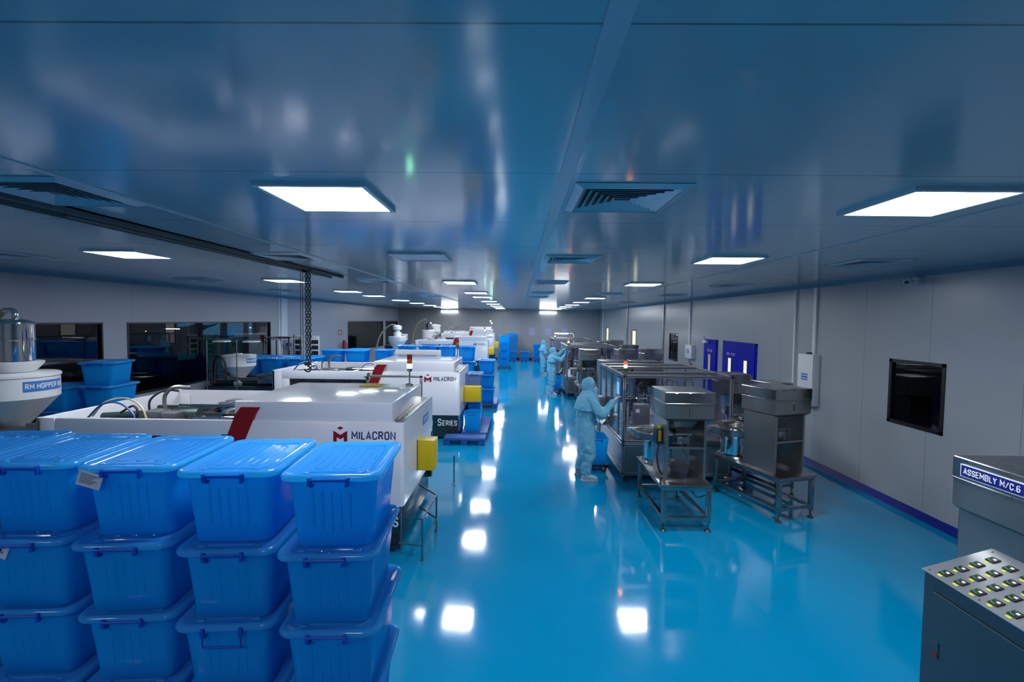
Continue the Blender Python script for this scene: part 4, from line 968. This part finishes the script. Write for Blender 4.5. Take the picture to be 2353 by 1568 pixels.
    if control:
        bm = B(); box(bm, -.01, .30, TZ + .42, .085, .47, TZ + .62, .006); box(bm, .01, .29, TZ + .46, .05, .30, TZ + .60, .002, 1); obj('control_box', bm, ['black', 'cream'], t)
        bm = B()
        for k, y in enumerate((.32, .36, .40)): cyl(bm, (.03, y, TZ + .62), (.03, y, TZ + .66), .012, .012, 8)
        obj('connectors', bm, 'yellow_tag', t)
        bm = B(); tube(bm, smooth_path([(.03, .34, TZ + .42), (.0, .30, TZ + .25), (.03, .28, TZ + .08), (.08, .30, TZ + .015)]), .012, 8); tube(bm, smooth_path([(.3, .2, TZ + .02), (.25, .1, TZ + .15), (.33, .12, TZ + .3), (.3, .3, TZ + .4)]), .004, 6)
        tube(bm, smooth_path([(.35, .10, TZ - .07), (.42, .02, TZ - .16), (.52, .02, TZ - .14)]), .007, 6); obj('cables', bm, 'rubber', t)
    if bowl:
        bx, by, zb = .22, 1.02, .97
        bm = B(); lathe(bm, [(0, TZ), (.23, TZ), (.24, TZ + .03), (.20, TZ + .05), (.20, zb - .08), (.24, zb - .05), (.24, zb - .04), (0, zb - .04)], (bx, by, 0), 36); dr = obj('bowl_drive', bm, 'chrome', t)
        bm = B(); r_ = .37
        prof = [(0, zb - .04), (r_ * .96, zb - .04), (r_, zb - .03), (r_, zb + .06), (r_ - .008, zb + .06)]
        for k in range(4):
            a = r_ - .012 - k * .06; prof += [(a, zb + .05 - k * .012), (a - .052, zb + .045 - k * .012), (a - .055, zb + .032 - k * .012)]
        prof += [(.08, zb), (.07, zb + .02), (0, zb + .03)]
        lathe(bm, prof, (bx, by, 0), 48); obj('vibratory_bowl', bm, 'steel', t)
        bm = B(); box(bm, bx - .40, by + .1, zb + .0, bx - .2, by + .16, zb + .06, .004); box(bm, bx + .05, by + .25, zb + .06, bx + .3, by + .33, zb + .08, .004); obj('outlet_track', bm, 'alu', t)
    return t
hu = hopper_unit('steel parts feeder on a legged table in front of the nearest assembly machine', (1.815, 5.765, 0))
GF = 'steel parts feeders with square hoppers'
def strip_parts(o, names):
    for c in kids(o):
        if c.name.split('.')[0] in names: bpy.data.objects.remove(c)
    return o
strip_parts(dup(hu, (3.405, 6.07, 0), math.radians(18.5), 'steel parts feeder turned at an angle in front of the right wall', GF), ('control_box', 'connectors', 'cables'))
hp = strip_parts(dup(hu, (3.50, 7.98, 0), 0, 'steel parts feeder beside the blue doors, behind the corner of the nearest assembly machine', GF), ('control_box', 'connectors', 'cables', 'vibratory_bowl', 'bowl_drive', 'outlet_track')); hp.location = (3.56, 8.12, 0); hp.scale = (.80, .85, .985)
strip_parts(dup(hu, (3.87, 6.98, 0), math.radians(18.5), 'small steel parts feeder mostly hidden behind the angled feeder by the right wall', GF, (.56, .78, .985)), ('control_box', 'connectors', 'cables'))
dup(hp, (1.80, 10.20, 0), 0, 'steel parts feeder just behind the nearest assembly machine, left of a pair', GF, (1, 1, 1))
dup(hp, (2.50, 10.22, 0), 0, 'steel parts feeder just behind the nearest assembly machine, right of a pair', GF, (1, 1, 1))
dup(hu, (1.90, 14.45, 0), 0, 'steel parts feeder standing in front of the second assembly machine', GF)
dup(hp, (3.10, 14.55, 0), math.radians(4), 'steel parts feeder by the right front corner of the second assembly machine', GF, (1, 1, 1))
dup(hp, (4.05, 15.0, 0), math.radians(10), 'steel parts feeder nearest the right wall in the far group', GF, (1, 1, 1))
dup(hp, (3.85, 17.4, 0), math.radians(6), 'steel parts feeder half hidden behind the far group of feeders', GF, (1, 1, 1))
dup(hp, (4.20, 21.6, 0), math.radians(4), 'steel parts feeder farthest down the right wall', GF, (1, 1, 1))
dup(hp, (3.46, 20.2, 0), math.radians(4), 'steel parts feeder left of the farthest feeder, before the last assembly machine', GF, (1, 1, 1))
# articulated probe arm by the first feeder
t = thing('sensor_arm', 'thin chrome jointed arm reaching over the feeder bowl', 'sensor arm', (1.86, 6.6, 0))
bm = B(); tube(bm, [(.06, .0, 1.34), (-.14, .18, 1.48)], .006, 8); tube(bm, [(-.24, .22, 1.475), (.02, .22, 1.475)], .006, 8); tube(bm, [(-.03, .22, 1.475), (-.03, .22, 1.57)], .004, 6); bmesh.ops.create_icosphere(bm, subdivisions=1, radius=.014, matrix=Matrix.Translation((-.14, .2, 1.48))); box(bm, .04, -.02, 1.30, .08, .02, 1.345, .003); obj('rods', bm, 'chrome', t)

# near right: assembly machine no. 6 feeder and controller cabinet
hu6 = dup(hp, (2.93, 2.48, 0), 0, 'steel feeder hopper at the right picture edge with an assembly number sign', GF, (1, 1, 1))
for c in kids(hu6):
    if c.name.split('.')[0] in ('table_top', 'leg', 'lower_rails'):
        for g in kids(c): bpy.data.objects.remove(g)
        bpy.data.objects.remove(c)
bm = B(); box(bm, .085, .135, .0, .555, .625, .60, .004); obj('pedestal', bm, 'steel_sheet', hu6)
sx = 2.93 + .028
bm = B(); box(bm, .028 - .006, .255, 1.585, .028, .66, 1.668, .001); box(bm, .028 - .007, .262, 1.591, .028 - .003, .653, 1.662, 0, 1)
sg = obj('number_sign', bm, ['white_text', 'navy_label'], hu6, False)
text('lettering', 'ASSEMBLY M/C.6', 'white_text', (.0205, .635, 1.607), (0, -1, 0), .355, .040, sg, depth=.003)
t = thing('control_cabinet', 'dark control cabinet with a sloping steel top full of temperature controllers', 'control cabinet', (2.50, 1.55, 0))
CW, CD = .40, 1.30; za, zb_ = 1.10, 1.225
M['cab'] = add_noise(mat('cabinet_steel', (.055, .10, .125), .38, .6), 4, .12)
bm = B(); prism(bm, [(0, .02), (CW, .02), (CW, zb_ - .012), (0, za - .012)], 'y', 0, CD); obj('cabinet_body', bm, 'cab', t, False)
bm = B(); box(bm, -.012, .06, .10, -.001, CD - .07, za - .10, .003, seg=1); dr = obj('door', bm, 'cab', t)
bm = B()
for z in (.35, .82): box(bm, -.018, .055, z, -.011, .12, z + .10, .002, seg=1); cyl(bm, (-.016, .06, z - .01), (-.016, .06, z + .11), .006, .006, 8)
obj('hinge', bm, 'cab', dr)
bm = B(); box(bm, -.018, CD - .13, .62, -.012, CD - .095, .72, .002, 0, seg=1); box(bm, -.021, CD - .125, .63, -.017, CD - .10, .655, 0, 1); obj('lock_switch', bm, ['cab', 'red'], dr)
sl = math.atan2(zb_ - za, CW); ux = Vector((math.cos(sl), 0, math.sin(sl))); SL = CW / math.cos(sl)
TM = face_mtx((0, CD, za - .006), (0, -1, 0), ux)     # x runs towards the camera, y up the slope, z = outward
bm = B(); box(bm, -.012, -.012, 0, CD + .012, SL + .012, .006, .001, seg=1, mtx=TM)
bm2 = obj('sloping_top', bm, 'steel_bright', t) if 'steel_bright' in M else obj('sloping_top', bm, 'alu', t)
bm = B()
for x in (.02, .33, .65): cyl(bm, TM @ Vector((x, .012, .006)), TM @ Vector((x, .012, .008)), .005, .005, 8)
cyl(bm, TM @ Vector((.02, SL - .02, .006)), TM @ Vector((.02, SL - .02, .008)), .005, .005, 8); obj('rivets', bm, 'black', bm2)
digits = text_bm('50', .016, .013, .001, .12)
for i in range(9):
    for j in range(4):
        x, y = .085 + i * .098, .055 + j * .094
        bm = B(); box(bm, x - .027, y - .026, .004, x + .027, y + .026, .012, .003, seg=1, mtx=TM); q = obj('temperature_controller', bm, 'black', t)
        bm = digits.copy(); bm.transform(TM @ Matrix.Translation((x - .001, y - .002, .0125))); obj('digits', bm, 'digit', q, False)
        bm = B()
        for a, b in ((-.019, -.012), (-.010, -.017), (.0, -.018), (-.016, .014)): box(bm, x + a, y + b, .012, x + a + .005, y + b + .004, .0135, mtx=TM)
        obj('pilot_lights', bm, 'led_green', q, False)
        bm = B(); box(bm, x - .014, y - .046, .005, x + .014, y - .032, .0075, .002, seg=1, mtx=TM); obj('tag', bm, 'yellow_tag', q, False)
digits.free()

# ================================================================== WALL EQUIPMENT
def wall_box(label, y0, y1, z0, z1, dep, extra=True):
    t = thing('electrical_box', label, 'electrical box', (XR, (y0 + y1) / 2, 0)); hy = (y1 - y0) / 2
    bm = B(); box(bm, -dep, -hy, z0, -.002, hy, z1, .01); obj('housing', bm, 'white2', t)
    bm = B(); box(bm, -dep - .012, -hy + .005, z0 + .01, -dep, hy - .005, z1 - .01, .004); d_ = obj('cover', bm, 'white2', t)
    bm = B(); box(bm, -dep - .014, -hy * .35, (z0 * .45 + z1 * .55) - .06, -dep - .012, hy * .45, (z0 * .45 + z1 * .55) + .06)
    for k in range(5): box(bm, -dep - .016, -hy * .3 + k * hy * .14, (z0 * .45 + z1 * .55) - .035, -dep - .014, -hy * .3 + k * hy * .14 + .02, (z0 * .45 + z1 * .55) - .015, 0, 1); box(bm, -dep - .016, -hy * .3 + k * hy * .14, (z0 * .45 + z1 * .55) + .015, -dep - .014, -hy * .3 + k * hy * .14 + .025, (z0 * .45 + z1 * .55) + .035, 0, 1)
    obj('sticker', bm, ['blue_label', 'white_text'], d_, False)
    return t
t = wall_box('tall white electrical box on the right wall with a round dark gland on top', 8.47, 8.93, 1.10, 2.03, .12)
bm = B(); cyl(bm, (-.065, 0, 2.02), (-.065, 0, 2.06), .055, .045, 24); obj('cable_gland', bm, 'rubber', t)
t = wall_box('small white electrical box on the right wall left of the single blue door', 14.40, 14.95, 1.46, 1.88, .12)
bm = B(); tube(bm, smooth_path([(-.08, 0, 1.46), (-.08, 0, 1.38), (-.03, .05, 1.3)]), .015, 8); box(bm, -.06, -.05, 1.15, -.002, .09, 1.30, .01); obj('cable_outlet', bm, 'motor_grey', t)
for i, (x, l_) in enumerate(((.90, 'left'), (1.97, 'middle'), (3.05, 'right'))):
    t = thing('notice', 'pale lilac paper notice on the far wall, %s of the three' % l_, 'notice', (x, YF - .004, 1.88), 0, 'paper notices on the far wall')
    bm = B(); box(bm, -.175, -.002, -.26, .175, .002, .26); obj('sheet', bm, 'poster', t, False)
    bm = B(); box(bm, -.12, -.004, .205, .12, -.002, .23)
    for k in range(9): box(bm, -.14, -.004, .15 - k * .042, .14 - (k % 3) * .03, -.002, .156 - k * .042)
    obj('print', bm, 'navy_text', t, False)
# left side: work station with lamps, cabinet, photo boards, extinguisher
t = thing('inspection_frame', 'white work-station frame with flat lamp hood and hanging cable by the left window', 'work-station frame', (-7.25, 13.3, 0))
bm = B()
for x in (0, .72):
    for y in (0, .7): box(bm, x, y, 0, x + .035, y + .035, 2.02, .003, seg=1)
for z in (1.99, .8):
    box(bm, 0, 0, z, .755, .035, z + .03); box(bm, 0, .7, z, .755, .735, z + .03); box(bm, 0, 0, z, .035, .735, z + .03); box(bm, .72, 0, z, .755, .735, z + .03)
obj('frame', bm, 'steel', t)
bm = B(); box(bm, .1, .2, 1.93, .65, .5, 1.97, .01); obj('lamp_hood', bm, 'white2', t)
bm = B(); tube(bm, smooth_path([(.5, .0, 1.99), (.55, -.02, 1.80), (.65, -.03, 1.70), (.73, -.03, 1.66), (.735, -.01, 1.3)]), .008, 6); obj('cable', bm, 'rubber', t)
t = thing('white_cabinet', 'white machine cabinet with small blue label beside the left wall', 'cabinet', (-7.30, 14.5, 0))
bm = B(); box(bm, 0, 0, .0, .40, .5, 1.96, .01); obj('housing', bm, 'white2', t)
bm = B(); box(bm, .12, -.004, 1.70, .28, 0, 1.80); obj('label_plate', bm, 'blue_label', t, False)
for i, (x, l_) in enumerate(((-6.62, 'left of the hoist chain'), (-6.12, 'behind the hoist chain'))):
    t = thing('photo_board', 'narrow white board with dark photographs on a black post, %s' % l_, 'display board', (x, 14.12, 0), 0, 'photo boards by the left wall')
    bm = B(); box(bm, -.13, .0, 1.43, .13, .02, 2.05, .003); obj('board', bm, 'white_text', t)
    bm = B(); cyl(bm, (-.15, .03, 0), (-.15, .03, 2.08), .015); lathe(bm, [(0, 0), (.16, 0), (.15, .02), (0, .03)], (-.15, .03, 0), 20); obj('post', bm, 'rubber', t)
    for k in range(3):
        bm = B(); box(bm, -.10, -.002, 1.80 - k * .165, .10, .0, 1.92 - k * .165); obj('photograph', bm, 'darksteel', t, False)
for i, (x, y, l_) in enumerate(((-6.90, 10.35, 'left'), (-6.25, 10.38, 'right'))):
    t = thing('arm_lamp', 'flat white lamp on a slim post before the long window, %s of the pair' % l_, 'arm lamp', (x, y, 0), 0, 'arm lamps over the second hopper')
    bm = B(); cyl(bm, (.0, 0, 0), (.0, 0, 2.08), .013); lathe(bm, [(0, 0), (.15, 0), (.14, .02), (0, .03)], (0, 0, 0), 20); tube(bm, [(.0, 0, 2.08), (.5, 0, 2.09)], .012, 8); obj('post', bm, 'steel', t)
    bm = B(); box(bm, .2, -.12, 2.03, .48, .12, 2.06, .01); obj('lamp_head', bm, 'white2', t)
t = thing('fire_extinguisher', 'red fire extinguisher at the corner beside the far left window', 'fire extinguisher', (-7.75, 20.9, 1.05))
bm = B(); lathe(bm, [(0, 0), (.08, 0), (.085, .02), (.085, .42), (.06, .5), (.03, .52), (0, .53)], (0, 0, 0), 20); obj('cylinder', bm, 'red', t)
bm = B(); box(bm, -.03, -.06, .52, .03, .06, .56, .008); tube(bm, smooth_path([(0, .05, .54), (.08, .1, .4), (.1, .08, .15)]), .012, 8); obj('valve_hose', bm, 'rubber', t)
bm = B(); box(bm, -.175, -.02, .0, -.10, .02, .08, .004); obj('bracket', bm, 'rubber', t)
t = thing('fire_sign', 'small red and white fire point sign on the left wall', 'sign', (XL, 20.9, 1.95))
bm = B(); box(bm, 0, -.22, -.1, .006, .22, .1); box(bm, .006, -.18, -.06, .009, .18, -.03, 0, 1); box(bm, .006, -.18, .0, .009, .1, .05, 0, 1); obj('plate', bm, ['red', 'white_text'], t, False)

# ================================================================== PEOPLE
def capsule(bm, p0, p1, r0, r1, n=9, seg=14, flat=None):
    """closed tapered capsule with round ends"""
    p0, p1 = Vector(p0), Vector(p1); d = (p1 - p0); L = d.length; d.normalize(); u, v = basis(d)
    if flat: u, v = flat
    rings = []
    def ring(c, r): return [bm.verts.new(c + (u * math.cos(2 * PI * k / seg) + v * math.sin(2 * PI * k / seg)) * r) for k in range(seg)]
    a = [bm.verts.new(p0 - d * r0)]
    for i in range(1, 4): t_ = PI / 2 * i / 4; rings.append(ring(p0 - d * r0 * math.cos(t_), r0 * math.sin(t_)))
    for i in range(n): f = i / (n - 1); rings.append(ring(p0.lerp(p1, f), r0 + (r1 - r0) * f))
    for i in range(3, 0, -1): t_ = PI / 2 * i / 4; rings.append(ring(p1 + d * r1 * math.cos(t_), r1 * math.sin(t_)))
    b = bm.verts.new(p1 + d * r1)
    for k in range(seg): bm.faces.new((a[0], rings[0][(k + 1) % seg], rings[0][k])); bm.faces.new((b, rings[-1][k], rings[-1][(k + 1) % seg]))
    for A, Bq in zip(rings, rings[1:]):
        for k in range(seg): bm.faces.new((A[k], A[(k + 1) % seg], Bq[(k + 1) % seg], Bq[k]))
def ellipsoid(bm, c, rx, ry, rz, rot=None):
    m_ = Matrix.Translation(c) @ (rot or Matrix.Identity(4)) @ Matrix.Diagonal((rx, ry, rz, 1))
    bmesh.ops.create_uvsphere(bm, u_segments=20, v_segments=14, radius=1, matrix=m_)
def fuse(bm, voxel, smooth_n=6, wr=0, wscale=14, seed=0, cut=None, sf=.6):
    """fuse overlapping closed shapes into one continuous skin, relax it and add cloth creases"""
    me = bpy.data.meshes.new('tmp'); bm.to_mesh(me); bm.free(); o = bpy.data.objects.new('tmp', me); C.objects.link(o)
    md = o.modifiers.new('r', 'REMESH'); md.mode = 'VOXEL'; md.voxel_size = voxel
    md = o.modifiers.new('s', 'SMOOTH'); md.iterations = smooth_n; md.factor = sf
    dg = bpy.context.evaluated_depsgraph_get(); dg.update()
    m2 = bpy.data.meshes.new_from_object(o.evaluated_get(dg)); out = B(); out.from_mesh(m2)
    bpy.data.objects.remove(o); bpy.data.meshes.remove(me); bpy.data.meshes.remove(m2); out.normal_update()
    if wr:
        for v in out.verts:
            p = v.co; q = Vector((p.x * wscale, p.y * wscale, p.z * wscale * .28 + seed)) + noise.noise_vector(p * 6) * 1.2
            v.co = p + v.normal * wr * (noise.noise(q) + .5 * (1 - abs(noise.noise(q * 1.7)) * 4) * .5)
    return out
def person(name_label, loc, pose, rz=0, sc=1.0, vox=.011):
    """local frame: facing +X, right hand side is -Y"""
    t = thing('person', name_label, 'person', loc, rz, None); t.scale = (sc, sc, sc)
    H = pose
    sh = {s: Vector(H['sh']) + Vector((0, s * .165, 0)) for s in (-1, 1)}
    hip = {s: Vector((H['lean'] * .0, s * .085, .86)) for s in (-1, 1)}
    neck = Vector((H['hx'] - .02, 0, 1.40)); head = Vector((H['hx'] + .01, 0, 1.535))
    # body beneath the clothes: continuous figure with head, arms, hands and legs
    bm = B()
    capsule(bm, (0, 0, .93), (H['sh'][0] - .01, 0, 1.27), .115, .125)
    capsule(bm, neck - Vector((0, 0, .08)), neck + Vector((.02, 0, .07)), .05, .05)
    ellipsoid(bm, head + Vector((0, 0, .0)), .092, .072, .108); ellipsoid(bm, head + Vector((.045, 0, -.055)), .055, .052, .06)
    ellipsoid(bm, head + Vector((.102, 0, -.012)), .018, .013, .024)                         # nose
    for s in (-1, 1):
        ellipsoid(bm, head + Vector((.0, s * .074, -.01)), .018, .009, .03)                # ear
        e, h = Vector(H['el'][s]), Vector(H['ha'][s]); capsule(bm, sh[s], e, .045, .036); capsule(bm, e, h, .035, .024)
        k, f = Vector(H['kn'][s]), Vector(H['ft'][s]); capsule(bm, hip[s], k, .075, .05); capsule(bm, k, f + Vector((0, 0, .09)), .05, .035); capsule(bm, f + Vector((-.02, 0, .045)), f + Vector((.13, 0, .035)), .035, .028)
    capsule(bm, hip[-1], hip[1], .09, .09); capsule(bm, sh[-1], sh[1], .06, .06)
    obj('body', fuse(bm, vox * 1.1, 4), 'skin', t)
    bm = B()
    for s in (-1, 1):
        ellipsoid(bm, head + Vector((.079, s * .03, .014)), .009, .012, .007)
    for s in (-1, 1):
        bmesh.ops.create_uvsphere(bm, u_segments=10, v_segments=8, radius=.0048, matrix=Matrix.Translation(head + Vector((.0855, s * .03, .014))))
    bm.faces.ensure_lookup_table(); n_ = len(bm.faces) - 2 * 80
    for k, f_ in enumerate(bm.faces):
        if k >= n_: f_.material_index = 1
    obj('eyes', bm, ['white_text', 'black'], t)
    # coverall: loose one-piece suit
    def frustum(bm, rows_, n=28):
        R = [[bm.verts.new((cx_ + rx * math.cos(2 * PI * k / n), ry * math.sin(2 * PI * k / n), z)) for k in range(n)] for cx_, rx, ry, z in rows_]
        for a, b in zip(R, R[1:]):
            for k in range(n): bm.faces.new((a[k], a[(k + 1) % n], b[(k + 1) % n], b[k]))
        bm.faces.new(list(reversed(R[0]))); bm.faces.new(R[-1])
    sx_ = H['sh'][0]
    bm = B()
    frustum(bm, [(-.005, .13, .165, .74), (-.01, .158, .185, .84), (-.005, .155, .180, .98), (.0, .158, .185, 1.10), (sx_ - .01, .150, .195, 1.22), (sx_ - .01, .125, .20, 1.32), (sx_ - .01, .08, .12, 1.38)])
    for s in (-1, 1):
        e, h = Vector(H['el'][s]), Vector(H['ha'][s]); k, f = Vector(H['kn'][s]), Vector(H['ft'][s])
        capsule(bm, sh[s], e, .092, .080); capsule(bm, e, e.lerp(h, .88), .078, .050)
        capsule(bm, hip[s] + Vector((0, -s * .012, .02)), k + Vector((0, 0, .05)), .138, .122)
        ellipsoid(bm, k + Vector((.0, 0, -.06)), .118, .108, .13)
        q0 = k.lerp(f, .45) + Vector((-.01, 0, .02)); capsule(bm, q0, f + Vector((-.02, 0, .13)), .084, .074)
    obj('coverall', fuse(bm, vox, 7, .019, 11, H.get('seed', 0)), 'coverall', t, ang=180)
    # hood with cape over the shoulders
    bm = B()
    ellipsoid(bm, head + Vector((-.028, 0, .025)), .108, .097, .118); ellipsoid(bm, head + Vector((-.05, 0, .0)), .095, .092, .11)
    capsule(bm, head + Vector((-.035, 0, -.07)), Vector((sx_ - .02, 0, 1.33)), .080, .10)
    frustum(bm, [(sx_ - .035, .190, .262, 1.155), (sx_ - .03, .180, .258, 1.24), (sx_ - .025, .150, .235, 1.33), (sx_ - .02, .11, .14, 1.40), (sx_ - .01, .08, .09, 1.46)])
    obj('hood', fuse(bm, vox * .9, 3, .009, 15, 3 + H.get('seed', 0)), 'coverall_trim', t, ang=180)
    bm = B(); rim = []
    for k in range(17):
        a = -PI * .55 + PI * 1.1 * k / 16; rim.append(head + Vector((-.026 + .106 * math.cos(a), .093 * math.sin(a), .050)))
    tube(bm, rim, .007, 8)
    obj('elastic_band', bm, 'coverall_trim', t)
    # face mask hanging to the chest
    bm = B(); ellipsoid(bm, head + Vector((.055, 0, -.070)), .075, .078, .075); capsule(bm, head + Vector((.045, 0, -.09)), Vector((H['sh'][0] + .115, 0, 1.25)), .068, .062)
    obj('face_mask', fuse(bm, vox * .9, 4, .005, 20, 5), 'coverall_trim', t, ang=180)
    # gloved hands
    for s in (-1, 1):
        e, h = Vector(H['el'][s]), Vector(H['ha'][s]); d = (h - e).normalized()
        side = Vector((0, s, 0)); side = (side - d * side.dot(d)).normalized(); nrm = d.cross(side).normalized()
        if nrm.z > 0: nrm = -nrm
        palm = h + d * .045
        bm = B(); capsule(bm, h - d * .05, h, .030, .028)
        for q in (-.024, -.008, .008, .024): capsule(bm, h + side * q * .7, palm + side * q + d * .025, .016, .013, 4, 8)
        for i_, (q, ln) in enumerate(((-.027, .060), (-.009, .074), (.009, .078), (.027, .068))):
            b0 = palm + side * q + d * .03; b1 = b0 + (d * .85 + nrm * .35).normalized() * ln * .5; b2 = b1 + (d * .35 + nrm * .9).normalized() * ln * .5 * H.get('curl', 1)
            capsule(bm, b0, b1, .0095, .009, 4, 8); capsule(bm, b1, b2, .009, .0075, 4, 8)
        th0 = h - side * .022 + d * .01; th1 = th0 - side * .028 + d * .03 + nrm * .015; th2 = th1 + d * .028 + nrm * .015 - side * .002
        capsule(bm, th0, th1, .013, .011, 4, 8); capsule(bm, th1, th2, .011, .009, 4, 8)
        obj('glove', fuse(bm, .0045, 2), 'glove', t)
        bm = B(); tube(bm, [h - d * .055, h - d * .035], .040, 12); obj('cuff', bm, 'coverall', t)
    for s in (-1, 1):
        f = Vector(H['ft'][s])
        bm = B(); capsule(bm, f + Vector((-.055, 0, .055)), f + Vector((.02, 0, .07)), .040, .046); capsule(bm, f + Vector((.02, 0, .06)), f + Vector((.135, s * .008, .042)), .046, .036)
        capsule(bm, f + Vector((-.02, 0, .08)), f + Vector((-.018, 0, .15)), .052, .056)
        q = fuse(bm, .009, 3)
        for v in q.verts: v.co.z = max(v.co.z, .018)
        sho = obj('shoe', q, 'shoe', t, ang=180)
        bm = B(); ol = []
        for k in range(28):
            a = 2 * PI * k / 28; x = math.cos(a); y = math.sin(a); wdt = .040 + .008 * (x > 0)
            ol.append((f.x + .035 + x * .138, f.y + (s * .008 if x > 0 else 0) + wdt * math.copysign(abs(y) ** .7, y)))
        prism(bm, ol, 'z', 0, .026); obj('sole', bm, 'sole', sho)
    return t
person('person in a pale blue hooded coverall, nearest worker, touching the machine control panel', (1.125, 7.66, 0),
       dict(sh=(.03, 0, 1.315), hx=.045, lean=.02, el={-1: (.215, -.24, 1.105), 1: (.08, .24, 1.10)}, ha={-1: (.425, -.12, 1.315), 1: (.27, .16, 1.14)}, kn={-1: (.03, -.10, .48), 1: (.01, .12, .48)}, ft={-1: (.02, -.09, 0), 1: (-.05, .20, 0)}, seed=1), 0, 1.0)
person('person in a pale blue coverall, second worker, reaching both arms up to a machine', (1.17, 16.35, 0),
       dict(sh=(.05, 0, 1.315), hx=.05, lean=.02, el={-1: (.32, -.17, 1.25), 1: (.28, .16, 1.42)}, ha={-1: (.50, -.10, 1.47), 1: (.45, .08, 1.60)}, kn={-1: (.02, -.10, .48), 1: (.03, .10, .48)}, ft={-1: (.02, -.09, 0), 1: (-.03, .12, 0)}, seed=4), 0, 1.0, .014)
person('person in a pale blue coverall, farthest worker, at the last assembly machine', (1.20, 22.6, 0),
       dict(sh=(.02, 0, 1.315), hx=.04, lean=.02, el={-1: (.10, -.22, 1.05), 1: (.18, .2, 1.12)}, ha={-1: (.30, -.12, 1.10), 1: (.42, .10, 1.22)}, kn={-1: (.03, -.10, .48), 1: (.02, .10, .48)}, ft={-1: (.03, -.09, 0), 1: (-.04, .13, 0)}, seed=8), 0, .985, .014)
for o in (lit0, off0):
    if o not in used: pass
